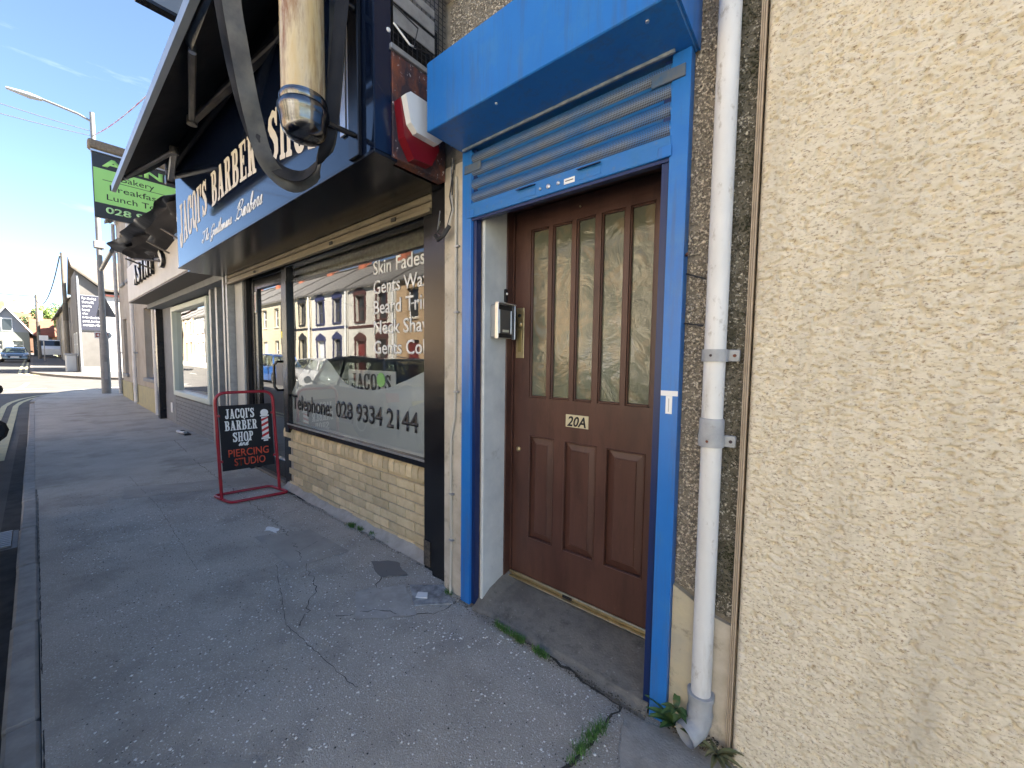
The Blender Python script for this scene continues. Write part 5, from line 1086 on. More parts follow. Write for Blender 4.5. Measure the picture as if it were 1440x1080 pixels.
# collapsed black awning above it
ca = thing('collapsed_awning', 'collapsed torn black awning sagging over the pale bakery fascia', 'awning', (-8, -.5, 3.1))
def rag(gx, gt):
    u = np.clip((gx + 9.3) / 3.1, 0, 1); y = -.24 - (.50 - .30 * u) * gt; z = 3.15 + .23 * u - .05 * np.sin(np.pi * u) * (1 - gt) + (gt - .5) * (.06 + .10 * np.sin(np.pi * u))  + (vnoise(gx * 2.2, gt * 2.5, 51) - .5) * .10
    return np.stack([gx + (vnoise(gx * 2, gt * 3, 52) - .5) * .15, y + (vnoise(gx * 4, gt * 3, 53) - .5) * .10, z], -1)
TARP = mat('shiny black tarpaulin', (.007, .0075, .009), (.014, .015, .017), rough=.38, scale=3, bump=.5, bscale=5, bdist=.03)
rg_ = grid_mesh('torn_fabric', np.linspace(-9.3, -6.2, 50), np.linspace(0, 1, 16), rag, TARP); rg_.parent = ca; rg_.matrix_parent_inverse = Matrix.Translation(-Vector(ca.location))
def rag2(gx, gt):
    p = rag(gx, gt * .9); p[..., 2] -= .03 + .05 * vnoise(gx * 5, gt * 3, 54); p[..., 1] += .04; return p
rg2 = grid_mesh('fabric_underside', np.linspace(-9.2, -6.3, 40), np.linspace(0.05, .9, 10), rag2, FABK); rg2.parent = ca; rg2.matrix_parent_inverse = Matrix.Translation(-Vector(ca.location))
MB().tube([(-10.6, -.70, 3.04), (-9.0, -.70, 3.12)], .03, 8).build('bent_pole', ARMM, ca)
for q in (((-8.9, -.22, 2.90), (-8.7, -.58, 2.98)), ((-7.7, -.22, 2.98), (-7.8, -.45, 3.12)), ((-7.0, -.22, 3.05), (-7.2, -.38, 3.2)), ((-8.1, -.22, 2.92), (-8.5, -.5, 2.96))): MB().tube(q, .013, 8).build('arm', ARMM, ca)
MB().tube([(-6.3, -.36, 3.42), (-6.45, -.34, 3.15)], .012, 8).build('arm', ALU, ca)
# green projecting sign
gs = thing('bakery_projecting_sign', 'lime green and black projecting sign for the bakery with breakfast and lunch lettering', 'sign', (-9.5, -.3, 4))
MB().box(-9.56, -.83, 3.74, -9.49, .36, 4.78, c=.004).build('sign_board', mat('black sign ground', (.03, .033, .035), rough=.35), gs)
MB().box(-9.4895, -.82, 3.98, -9.486, .35, 4.54).build('green_panel', GREENS, gs)
MB().box(-9.60, -.87, 4.82, -9.42, .36, 4.96, c=.02).build('timber_head', WOODG, gs); MB().box(-9.57, -.84, 4.785, -9.46, .36, 4.815).build('trim', ALU, gs)
gx_ = -9.4855
FGm = lambda y, z: frame_m((gx_, y, z), (0, 1, 0), (0, 0, 1))
put_text('ASINI', FGm(-.72, 4.59), GREENS, gs, h=.13, bold=.04, width=.85)
put_text('Bakery', FGm(-.50, 4.40), LETK, gs, h=.095, width=.42); put_text('Breakfast &', FGm(-.64, 4.21), LETK, gs, h=.095, width=.80); put_text('Lunch To Go', FGm(-.68, 4.05), LETK, gs, h=.095, width=.86)
put_text('028 9332', FGm(-.70, 3.83), mat('pale green letter', (.45, .75, .35), rough=.4), gs, h=.10, bold=.025, width=.78)
MB().box(-9.4858, -.72, 4.36, -9.4852, .3, 4.368).build('rule', LETK, gs)
for y_ in (-.6, .1): MB().tube([(-9.52, y_, 3.74), (-9.52, y_, 3.66)], .012, 6).build('stud', ALU, gs)
# litter by the plinth
lt_ = thing('crushed_can', 'crushed pale can lying on the pavement at the grey brick base', 'litter', (-9.1, .12, .03))
MB().tube([(-9.35, .08, .04), (-9.2, .10, .03), (-9.05, .13, .045)], [.028, .02, .03], 10).build('can_body', mat('can white', (.5, .5, .5), rough=.4), lt_); MB().box(-9.5, .1, .005, -8.95, .2, .03, c=.008).build('flattened_box', BLACKM, lt_)

# ------------------------------------------------------------------ houses beyond on our side
def own_house(x0, x1, yf, label, doors, wins, uppers, eaves, ridge, chim, plinth, group=None):
    t = thing('terraced_house', label, 'house', ((x0 + x1) / 2, yf, G((x0 + x1) / 2)))
    M = fr(x0, yf, 0); L_ = x1 - x0; holes = [(a - x0, b, c - x0, d) for a, b, c, d in doors + wins + uppers]
    wall_mesh(M, L_, eaves, holes, t=.24).build('wall', HOUSEG, t)
    MB().box(x0 + .01, yf + .8, -.1, x1 - .01, yf + 7, eaves).build('rear_block', HOUSEG, t)
    for (a, b, c, d) in wins: sash(M, a - x0, b, c - x0, d, t, PVC, WINDK, sill=1, mid=.72, vert=1)
    for (a, b, c, d) in uppers: sash(M, a - x0, b, c - x0, d, t, PVC, CURT, sill=1, mid=.6)
    for (a, b, c, d) in doors: 
        dd = MB(M).box(a - x0, .12, b, c - x0, .18, d, c=.01).build('door', mat('dark green door', (.03, .05, .04), rough=.4), t)
    if plinth: 
        xs_ = sorted([x0, x1] + [v for h in doors for v in (h[0], h[2])])
        for i in range(0, len(xs_), 2): MB().box(xs_[i] + .01, yf - .03, -.05, xs_[i + 1] - .01, yf - .002, .62, c=.01).build('plinth', HOUSEY, t)
    r_ = roof(t, x0, x1, yf, yf + 7.2, eaves, ridge, SLATE, name='roof')
    gable(t, x0, yf + .001, yf + 7.19, eaves - .01, ridge - .05, HOUSEG, -.1)
    for cx in chim: chimney(r_, cx, yf + 3.6, ridge, BRICKM)
    MB().tube([(x0, yf - .14, eaves - .06), (x1, yf - .14, eaves - .06)], .06, 8).build('gutter', BLACKM, t)
    return t
h1 = own_house(-15.4, -12.0, .30, 'grey beige house next to the bakery with a large white framed window and stained plinth', [], [(-14.0, .86, -12.5, 2.68)], [(-13.9, 3.75, -12.9, 5.2)], 5.75, 7.8, [-12.2], True)
h2 = own_house(-18.35, -15.4, .30, 'end grey beige house with narrow door and slim window by the lamp post corner', [(-16.25, .06, -15.5, 2.66)], [(-17.75, .86, -17.0, 2.6)], [(-16.4, 3.7, -15.7, 5.25), (-17.7, 3.7, -17.0, 5.25)], 5.85, 7.9, [-18.0], True)
for x_, l_ in ((-15.2, 'white downpipe between the two grey beige houses'), (-12.1, 'pale downpipe at the black pier of the bakery'), (-18.25, 'grey downpipe on the far corner of the end house')):
    d_ = thing('wall_downpipe', l_, 'downpipe', (x_, .22, 0)); MB().tube([(x_, .22, .06 + G(x_)), (x_, .22, 5.7)], .045, 10).build('pipe', PIPEW if 'white' in l_ or 'pale' in l_ else PIPEG, d_)
    for z_ in (1.5, 3.2, 4.8): MB().box(x_ - .06, .2, z_, x_ + .06, .29, z_ + .05).build('bracket', PIPEG, d_)

# ------------------------------------------------------------------ lamp post, wires, poles
lx, ly = -19.4, -.02; lz = G(lx)
lp_ = thing('street_lamp', 'tall grey street lamp column on the corner with a long arm over the road', 'street lamp', (lx, ly, lz))
CONG = mat('grey lamp column', (.17, .17, .165), (.23, .225, .215), rough=.6, scale=5, bump=.1)
MB().lathe([(.12, 0), (.115, 1.9), (.085, 2.05), (.08, 2.1), (.07, 5.2), (.06, 9.4), (.0, 9.42)], (lx, ly, lz), 20).build('column', CONG, lp_, smooth=True)
MB().tube([(lx, ly, lz + 9.1), (lx - .1, ly - .3, lz + 9.25), (lx - .3, ly - 1.1, lz + 9.42)], .035, 10).build('arm', CONG, lp_, smooth=True)
MB().tube([(lx - .3, ly - 1.05, lz + 9.4), (lx - .36, ly - 1.3, lz + 9.42), (lx - .45, ly - 1.75, lz + 9.46)], [.05, .09, .04], 10).build('lantern', mat('lantern grey', (.3, .3, .3), rough=.4), lp_, smooth=True)
MB().box(lx - .1, ly - .13, lz + 4.95, lx + .1, ly + .13, lz + 5.2, c=.02).build('clamp', CONG, lp_)
bx('access_door', mat('door grey', (.28, .28, .27), rough=.6), lp_, lx + .08, ly - .04, lz + .5, lx + .122, ly + .04, lz + 1.1)
ts = thing('give_way_sign', 'back of a dark triangular road sign clamped to the street lamp column', 'road sign', (lx, ly, 3.6))
MB().prism([(lx - .2, .0, 3.62), (lx - .2, .34, 2.78), (lx - .2, -.16, 2.78)], (-.02, 0, 0)).build('plate', mat('sign back', (.16, .16, .17), rough=.6), ts); MB().box(lx - .22, -.1, 3.0, lx - .05, .06, 3.05).build('clip', GALV, ts)
ds = thing('direction_sign', 'small white and red route arrow sign on the street lamp column', 'road sign', (lx, ly, 2.4))
m_ = MB(); z_ = 2.02; m_.prism([(lx - .15, -.23, z_), (lx - .15, .14, z_), (lx - .15, .2, z_ + .11), (lx - .15, .14, z_ + .22), (lx - .15, -.23, z_ + .22)], (.012, 0, 0)); m_.build('plate', LETW, ds)
MB().box(lx - .137, -.205, z_ + .04, lx - .134, .10, z_ + .18).build('red_panel', mat('brick red', (.25, .05, .04), rough=.5), ds); MB().prism([(lx - .1335, -.19, z_ + .11), (lx - .1335, -.12, z_ + .16), (lx - .1335, -.12, z_ + .06)], (.002, 0, 0)).build('arrow', LETW, ds)
def pole(x, y, h, r0, lab, cross=False):
    z = G(x); t = thing('telegraph_pole', lab, 'telegraph pole', (x, y, z)); MB().lathe([(r0, 0), (r0 * .72, h), (0, h + .02)], (x, y, z), 14).build('post', POLEW, t, smooth=True)
    MB().box(x - .06, y - .3, z + h - .25, x + .06, y + .1, z + h - .15).build('bracket', GALV, t)
    MB().lathe([(r0 * 1.02, 0), (r0 * .97, 1.2)], (x, y, z + h * .42), 14).build('band', mat('pole band', (.1, .085, .065), rough=.9), t, smooth=True); return t
pole(-40.5, -.10, 7.9, .135, 'thick timber telegraph pole beside the grey gable wall')
pole(-72, -1.15, 7.5, .16, 'distant telegraph pole standing before the orange roofed houses')
pole(-27.5, -8.4, 8.2, .14, 'telegraph pole on the opposite pavement'); ys = thing('yellow_notice', 'small yellow notice fixed to the opposite telegraph pole', 'sign', (-27.3, -8.3, 3)); bx('plate', mat('yellow plate', (.8, .7, .02), rough=.4), ys, -27.65, -8.24, 2.7, -27.25, -8.22, 3.15)
def wire(a, b, sag, lab, r=.012, mt=WIREM, nm='overhead_wire'):
    a, b = Vector(a), Vector(b); P = [a.lerp(b, k / 16) + Vector((0, 0, -sag * 4 * (k / 16) * (1 - k / 16))) for k in range(17)]
    return tag(MB().tube(P, r, 5).build(nm, mt, None), lab, 'wire')
wire((-40.5, -.2, 8.2), (-72, -1.3, 8.1), 1.9, 'sagging blue grey wire from the thick pole to the distant pole', .035)
wire((-72, -1.3, 8.2), (-60, -8.8, 7.9), .35, 'wire running left from the distant pole', .04)
wire((-19.4, -.1, 8.9), (-14.5, -9.2, 8.0), .35, 'thin wire crossing the street left of the lamp head', .012)
wire((-19.4, -.1, 8.75), (-15.5, -9.2, 7.9), .45, 'lower thin wire crossing the street left of the lamp head', .012)
wire((-19.4, .0, 8.8), (-9.6, .2, 6.6), .12, 'faded bunting string tied from lamp post to the shop roofs', .012, mat('faded bunting', (.4, .08, .12), (.5, .5, .55), rough=.8, scale=6, lo=.45, hi=.55), 'bunting_string')

# ------------------------------------------------------------------ grey gable building with the verse board
gz_ = G(-36)
GAB = mat('grey gable render', (.12, .112, .102), (.16, .15, .138), rough=.95, scale=.8, detail=10, bump=.4, bscale=30, bdist=.01)
gb = thing('gable_building', 'grey rendered gable end building with verse board across the side street', 'house', (-38, 2, gz_))
m_ = MB(); m_.prism([(-36, .2, gz_ - .2), (-36, 1.42, gz_ - .2), (-36, 1.42, 5.45), (-36, .2, 6.6)], (-5, 0, 0)); m_.build('wall', GAB, gb)
MB().box(-41, 1.43, gz_ - .2, -36.05, 8.5, 5.35).build('white_wall', mat('bright white wall', (.45, .44, .42), (.5, .49, .47), rough=.8, scale=1), gb)
m_ = MB(); m_.prism([(-35.8, .05, 6.75), (-35.8, 1.45, 5.5), (-35.8, 8.6, 5.4), (-38.6, 8.6, 7.6), (-38.6, .05, 7.75)], (0, 0, .12)); m_.prism([(-38.6, .05, 7.75), (-38.6, 8.6, 7.6), (-41.2, 8.6, 5.4), (-41.2, .05, 5.6)], (0, 0, .12)); m_.build('roof', mat('brown grey slates', (.10, .085, .07), (.14, .12, .1), rough=.9, scale=3, bump=.5, bscale=8, bdist=.03), gb)
MB().box(-35.99, 1.45, 5.2, -35.9, 8.5, 5.32).build('gutter', mat('dark red gutter', (.12, .03, .02), rough=.5), gb)
MB().tube([(-35.93, .28, gz_), (-35.93, .28, 6.3)], .05, 8).build('downpipe', PIPEG, gb)
MB().box(-35.99, .2, gz_ - .1, -35.95, 1.41, gz_ + .35).build('plinth', mat('plinth grey', (.22, .21, .19), rough=.9), gb)
for i, x_ in enumerate((-37.2, -39.3)): sash(fr(x_ - .5, .2, gz_), 0, 1.0, 1.0, 2.5, gb, PVC, WINDK, sill=1, y=-.02)
vb = thing('verse_board', 'dark board with white verse lettering on the grey gable wall', 'sign', (-35.9, .8, 4))
MB().box(-35.98, .34, 2.98, -35.93, 1.36, 5.12, c=.01).build('board', mat('dark slate board', (.03, .032, .05), rough=.6), vb)
MB().box(-35.99, .31, 2.95, -35.96, 1.39, 5.15, c=.01).build('frame', GALV, vb)
for i, (s_, w_) in enumerate((('For God so', .60), ('the world,', .50), ('gave his', .40), ('begott', .32), ('when', .22), ('in him should not', .80), ('perish, but have', .78), ('everlasting life.', .76))):
    put_text(s_, frame_m((-35.928, .42, 4.88 - i * .235), (0, 1, 0), (0, 0, 1)), LETW, vb, h=.13, bold=.02, width=w_)
bn = thing('storage_bin', 'pale grey bin standing against the gable wall corner', 'bin', (-36.8, .05, gz_))
MB().box(-37.4, -.35, gz_, -36.6, .12, gz_ + 1.05, c=.04).build('bin_body', mat('pale grey bin', (.42, .42, .42), rough=.6), bn); MB().box(-37.44, -.39, gz_ + 1.05, -36.56, .14, gz_ + 1.15, c=.03).build('lid', mat('grey lid', (.3, .3, .3), rough=.6), bn)

# ------------------------------------------------------------------ far terrace on our side, orange roofed houses ahead
ft_l = ['nearest house of the far terrace behind the thick pole', 'second house of the far terrace with plain grey front', 'third house of the far terrace', 'last and smallest looking house of the far terrace']
for i in range(4):
    x1 = -47 - 11 * i; x0 = x1 - 10.9; z = G((x0 + x1) / 2)
    t = thing('far_terraced_house', ft_l[i], 'house', ((x0 + x1) / 2, .4, z), 'far terrace houses')
    hs = []; 
    for k in range(3): hs += [(1.2 + k * 3.3, 1.0, 2.3 + k * 3.3, 2.3), (1.2 + k * 3.3, 3.5, 2.3 + k * 3.3, 4.8)]
    M = fr(x0, .45 + .08 * i, z); wall_mesh(M, 10.9, 5.4, hs, t=.3).build('wall', [GAB, HOUSEG][i % 2], t)
    for h in hs: sash(M, *h, t, PVC, WINDK, y=.1, mid=.5)
    MB().box(x0, 1.2, z - .3, x1, 7, z + 5.4).build('rear_block', GAB, t)
    gable(t, x1 - .2, .46, 7.0, z + 5.4, z + 7.2, mat('cream gable', (.5, .45, .34), rough=.9), z - .3)
    r_ = roof(t, x0, x1, .45, 7.0, z + 5.4, z + 7.2, SLATE); chimney(r_, x0 + .6, 3.7, z + 7.2, PLAST2)
def far_house(x, y0, y1, ze, zr, wallm, lab, front='gable', extra=None, dep=8):
    z = G(max(x, -110)); t = thing('orange_roofed_house', lab, 'house', (x, (y0 + y1) / 2, z)); L_ = y1 - y0
    hs = [(L_ * .12, .9, L_ * .38, 2.1), (L_ * .60, .9, L_ * .85, 2.1)]
    if front == 'gable': hs.append((L_ * .38, ze - .2, L_ * .62, ze + 1.3)) if False else None
    M = fr(x, y0, z, 'E'); wall_mesh(M, L_, ze, hs, t=.3).build('wall', wallm, t)
    for h in hs: sash(M, *h, t, PVC, WINDK, y=.08, mid=.5)
    if front == 'gable':
        ym = (y0 + y1) / 2
        MB().prism([(x - .02, y0, z + ze), (x - .02, y1, z + ze), (x - .02, ym, z + zr)], (-.3, 0, 0)).build('gable', mat('grey blue gable', (.22, .25, .28), rough=.7), t)
        gw = MB().box(x - .03, ym - L_ * .13, z + ze + .1, x + .04, ym + L_ * .13, z + ze + (zr - ze) * .55).build('window', PVC, t)
        MB().box(x + .041, ym - L_ * .11, z + ze + .2, x + .05, ym + L_ * .11, z + ze + (zr - ze) * .5).build('pane', WINDK, gw)
        m_ = MB(); o_ = .35
        for s_, ya in ((1, y0 - o_), (-1, y1 + o_)): m_.prism([(x + .4, ya, z + ze - .25), (x - dep, ya, z + ze - .25), (x - dep, ym, z + zr), (x + .4, ym, z + zr)], (0, 0, .14))
        r_ = m_.build('roof', TILEO, t)
        m_ = MB()
        for s_, ya in ((1, y0 - o_), (-1, y1 + o_)): m_.prism([(x + .42, ya, z + ze - .38), (x + .42, ya, z + ze - .1), (x + .42, ym, z + zr + .15), (x + .42, ym, z + zr - .13)], (.06, 0, 0))
        m_.build('barge_board', PVC, r_)
    else:
        m_ = MB(); m_.prism([(x + .4, y0 - .3, z + ze - .15), (x + .4, y1 + .3, z + ze - .15), (x - dep / 2, y1 + .3, z + zr), (x - dep / 2, y0 - .3, z + zr)], (0, 0, .12)); m_.prism([(x - dep - .4, y0 - .3, z + ze - .15), (x - dep - .4, y1 + .3, z + ze - .15), (x - dep / 2, y1 + .3, z + zr), (x - dep / 2, y0 - .3, z + zr)], (0, 0, .12))
        r_ = m_.build('roof', TILEO, t)
    MB().box(x - dep, y0, z - .3, x - .31, y1, z + ze).build('rear_block', wallm, t)
    chimney(r_, x - dep / 2, y1 - 1, z + zr, BRICKM, h=1.2); return t
RB = mat('orange brick wall', (.14, .07, .042), (.18, .1, .065), rough=.9, scale=3); CR = mat('pale green wall', (.2, .22, .19), rough=.8)
far_house(-92, -11.5, -4.4, 3.6, 8.0, RB, 'orange tiled house seen past the parked silver car on the far left', 'eave')
far_house(-86, -5.6, -1.9, 3.3, 6.7, CR, 'grey gabled house with orange roof at the end of the road')
far_house(-90, -1.6, .2, 2.9, 5.6, CR, 'low orange tiled bungalow behind the distant pole', 'eave')
far_house(-135, -9.5, -1.4, 5.4, 9.2, RB, 'second row orange roofed house further up the hill', 'eave')
far_house(-150, -1.0, 9, 4.5, 8.2, RB, 'brown tiled house furthest up the hill near the green tree', 'eave')
wv = thing('white_van', 'white panel van parked beyond the distant pole', 'van', (-80, -.6, G(-80)))
m_ = MB(); z = G(-80); m_.prism([(-82, -1.2, z + .35), (-77.4, -1.2, z + .35), (-77.3, -1.2, z + 1.1), (-77.9, -1.2, z + 1.6), (-78.4, -1.2, z + 2.3), (-82, -1.2, z + 2.35)], (0, 1.9, 0)); m_.build('body', WHITEP, wv)
MB().prism([(-77.78, -1.1, z + 1.5), (-78.25, -1.1, z + 2.15), (-78.25, .6, z + 2.15), (-77.78, .6, z + 1.5)], (.03, 0, .02)).build('windscreen', WINDK, wv)
for x_ in (-78.4, -81.2):
    for y_ in (-1.22, .62): MB().lathe([(.33, 0), (.33, .12)], (x_, y_ - (.02), z + .33), 16, 'Y').build('wheel', BLACKM, wv)
st_ = thing('street_sign_post', 'thin post with small white sign in front of the far terrace', 'sign', (-62, -.9, G(-62))); MB().tube([(-62, -.9, G(-62)), (-62, -.9, G(-62) + 2.6)], .04, 8).build('post', GALV, st_); MB().box(-61.97, -1.2, G(-62) + 2.1, -61.93, -.6, G(-62) + 2.6).build('plate', LETW, st_)
# hills and trees
def hill(name, x, y0, y1, h, mt, seed):
    def f(gy, gt):
        e = np.sin(np.pi * np.clip((gy - y0) / (y1 - y0), 0, 1)) ** .6; z = -1 + (h * e * (.6 + .5 * vnoise(gy * .008, gy * 0, seed) + .12 * vnoise(gy * .05, gy * 0, seed + 1))) * np.sin(np.pi * .5 * gt)
        return np.stack([x - gt * 260, gy, z], -1)
    return struct(grid_mesh(name, np.linspace(y0, y1, 120), np.linspace(0, 1, 10), f, mt))
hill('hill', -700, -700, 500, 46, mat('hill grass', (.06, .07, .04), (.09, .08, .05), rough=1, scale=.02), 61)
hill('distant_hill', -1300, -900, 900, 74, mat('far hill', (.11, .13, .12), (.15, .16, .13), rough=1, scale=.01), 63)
FOL = [mat('yellow green leaves', (.10, .17, .03), (.19, .26, .06), rough=.6, scale=1.2), mat('dark green leaves', (.03, .07, .02), (.08, .13, .035), rough=.6, scale=1.2)]
def tree(x, y, h, r, lab, k=0, n=2600):
    z = G(max(x, -110)); t = thing('broadleaf_tree', lab, 'tree', (x, y, z)); m_ = MB().tube([(x, y, z - .3), (x + .1, y, z + h * .3), (x, y + .1, z + h * .6)], [.22, .17, .08], 8)
    cs = [(random.gauss(0, .42) * r, random.gauss(0, .42) * r, random.gauss(0, .3) * r) for _ in range(9)]
    for c in cs[:6]: m_.tube([(x, y, z + h * .4), (x + c[0] * .9, y + c[1] * .9, z + h - r * .8 + c[2])], [.08, .03], 5)
    m_.build('trunk', POLEW, t); f = MB()
    for i in range(n):
        c = cs[random.randrange(9)]; d = Vector((random.gauss(0, 1), random.gauss(0, 1), random.gauss(0, 1))).normalized() * r * .45 * random.random() ** .35
        p = Vector((x, y, z + h - r * .8)) + Vector(c) + d; a = Vector((random.gauss(0, 1), random.gauss(0, 1), random.gauss(0, 1))).normalized() * .17; b = a.cross(Vector((random.random(), random.random(), 1))).normalized() * .12
        f.add([p - a, p - b, p + a, p + b], [(0, 1, 2, 3)])
    o = f.build('crown', FOL[k], t); return t
tree(-104, 1.2, 8.5, 2.6, 'yellow green tree rising behind the far terrace end'); tree(-118, -1.2, 7.2, 2.0, 'smaller darker tree between the brown roofs', 1, 1500); tree(-160, -9, 8, 3, 'dark tree on the left horizon behind the orange roofs', 1, 1500)

# ------------------------------------------------------------------ opposite terrace (seen in the shop windows)
OW = [mat('opp cream', (.46, .41, .30), (.52, .46, .34), rough=.9, scale=1), mat('opp white', (.50, .475, .42), (.55, .525, .46), rough=.9, scale=1), mat('opp tan brick', (.38, .26, .15), (.46, .33, .2), rough=.9, scale=6), mat('opp sandy', (.36, .315, .22), (.41, .36, .26), rough=.9, scale=1)]
TR = [mat('trim navy', (.03, .035, .09), rough=.5), mat('trim black', (.02, .02, .022), rough=.5), mat('trim stone', (.5, .44, .34), rough=.8), mat('trim maroon', (.08, .03, .025), rough=.5)]
def opp_house(x0, x1, wm_, tm, arch, lab, doorm, eaves=5.25, ridge=7.5, grp='terrace across the street'):
    gz = G((x0 + x1) / 2); t = thing('opposite_house', lab, 'house', ((x0 + x1) / 2, -9.3, gz), grp)
    L_ = x1 - x0; M = fr(x1, -9.3, gz, 'N'); ww = .85
    ups = [(L_ * .27 - ww / 2, 3.35, L_ * .27 + ww / 2, 4.72), (L_ * .73 - ww / 2, 3.35, L_ * .73 + ww / 2, 4.72)]
    lo_ = [(L_ * .27 - ww / 2, .9, L_ * .27 + ww / 2, 2.35)]; dr_ = [(L_ * .73 - .45, .02, L_ * .73 + .45, 2.3)]
    wall_mesh(M, L_, eaves, ups + lo_ + dr_, t=.25).build('wall', wm_, t)
    for h in ups + lo_: sash(M, *h, t, tm if arch else PVC, WINDK, sill=1, mid=.5, sm=tm)
    a, b, c, d = dr_[0]; dd = MB(M).box(a, .13, b, c, .19, d, c=.01).build('door', doorm, t)
    if arch:
        for (a, b, c, d) in ups + lo_ + dr_:
            cx = (a + c) / 2; m_ = MB(M); m_.box(a - .13, -.03, b, a - .001, -.001, d + .05); m_.box(c + .001, -.03, b, c + .13, -.001, d + .05)
            m_.prism([(a - .2, -.05, d + .03), (c + .2, -.05, d + .03), (c + .13, -.05, d + .22), (cx, -.05, d + .48), (a - .13, -.05, d + .22)], (0, .049, 0)); m_.build('window_surround', tm, t)
        MB(M).box(0.01, -.025, 2.98, L_ - .01, -.001, 3.12).build('string_course', tm, t)
    MB(M).box(0.01, -.12, eaves - .14, L_ - .01, -.001, eaves - .02, c=.02).build('eaves_course', PVC, t)
    MB().box(x0 + .01, -16, gz - .3, x1 - .01, -10.1, gz + eaves).build('rear_block', wm_, t)
    r_ = roof(t, x0 + .1, x1 - .1, -16.3, -9.3, gz + eaves, gz + ridge, SLATE, over=.2); chimney(r_, x0 + .4, -12.8, gz + ridge, mat('red chimney brick', (.4, .12, .06), rough=.9), h=1.2)
    MB(M).tube([(.12, -.08, .1), (.12, -.08, eaves - .1)], .05, 8).build('downpipe', PVC if arch else BLACKM, t); return t
DR = [mat('white door', (.6, .6, .6), rough=.4), mat('maroon door', (.14, .02, .02), rough=.4), mat('navy door', (.03, .04, .1), rough=.4), mat('green door', (.03, .09, .04), rough=.4)]
opp_house(-11.6, -7.0, OW[2], TR[2], False, 'tan brick opposite house nearest the camera with plain windows', DR[2])
opp_house(-16.3, -11.7, OW[2], TR[2], False, 'second tan brick opposite house with square headed windows', DR[1])
opp_house(-20.9, -16.4, OW[1], TR[3], True, 'white opposite house with maroon pointed window surrounds', DR[1])
opp_house(-25.5, -21.0, OW[1], TR[0], True, 'white opposite house with navy pointed window surrounds', DR[0])
opp_house(-30.1, -25.6, OW[0], TR[1], True, 'cream opposite house with black pointed window surrounds', DR[3])
opp_house(-35.2, -30.2, OW[3], TR[2], False, 'sandy opposite house with pale plain windows', DR[0])
opp_house(-40.5, -35.4, OW[1], TR[1], False, 'white plain opposite house past the sandy one', DR[2])
opp_house(-46, -40.7, OW[0], TR[1], True, 'cream opposite house furthest from the camera with black surrounds', DR[1])
for i in range(10):
    if i != 4: opp_house(-51 - 5 * i, -46.2 - 5 * i, OW[i % 4], TR[(i * 3) % 4], i % 2 == 0, 'plain terraced house far up the opposite side of the street', DR[i % 4], grp='houses far up the opposite side')
opp_house(-6.8, -2.2, OW[0], TR[1], True, 'cream opposite house beside the tan brick one with black surrounds', DR[0]); opp_house(-2.0, 2.6, OW[1], TR[2], False, 'white opposite house straight across from the brown door', DR[2]); opp_house(2.8, 7.4, OW[3], TR[2], False, 'sandy opposite house at the right end of the row', DR[3])

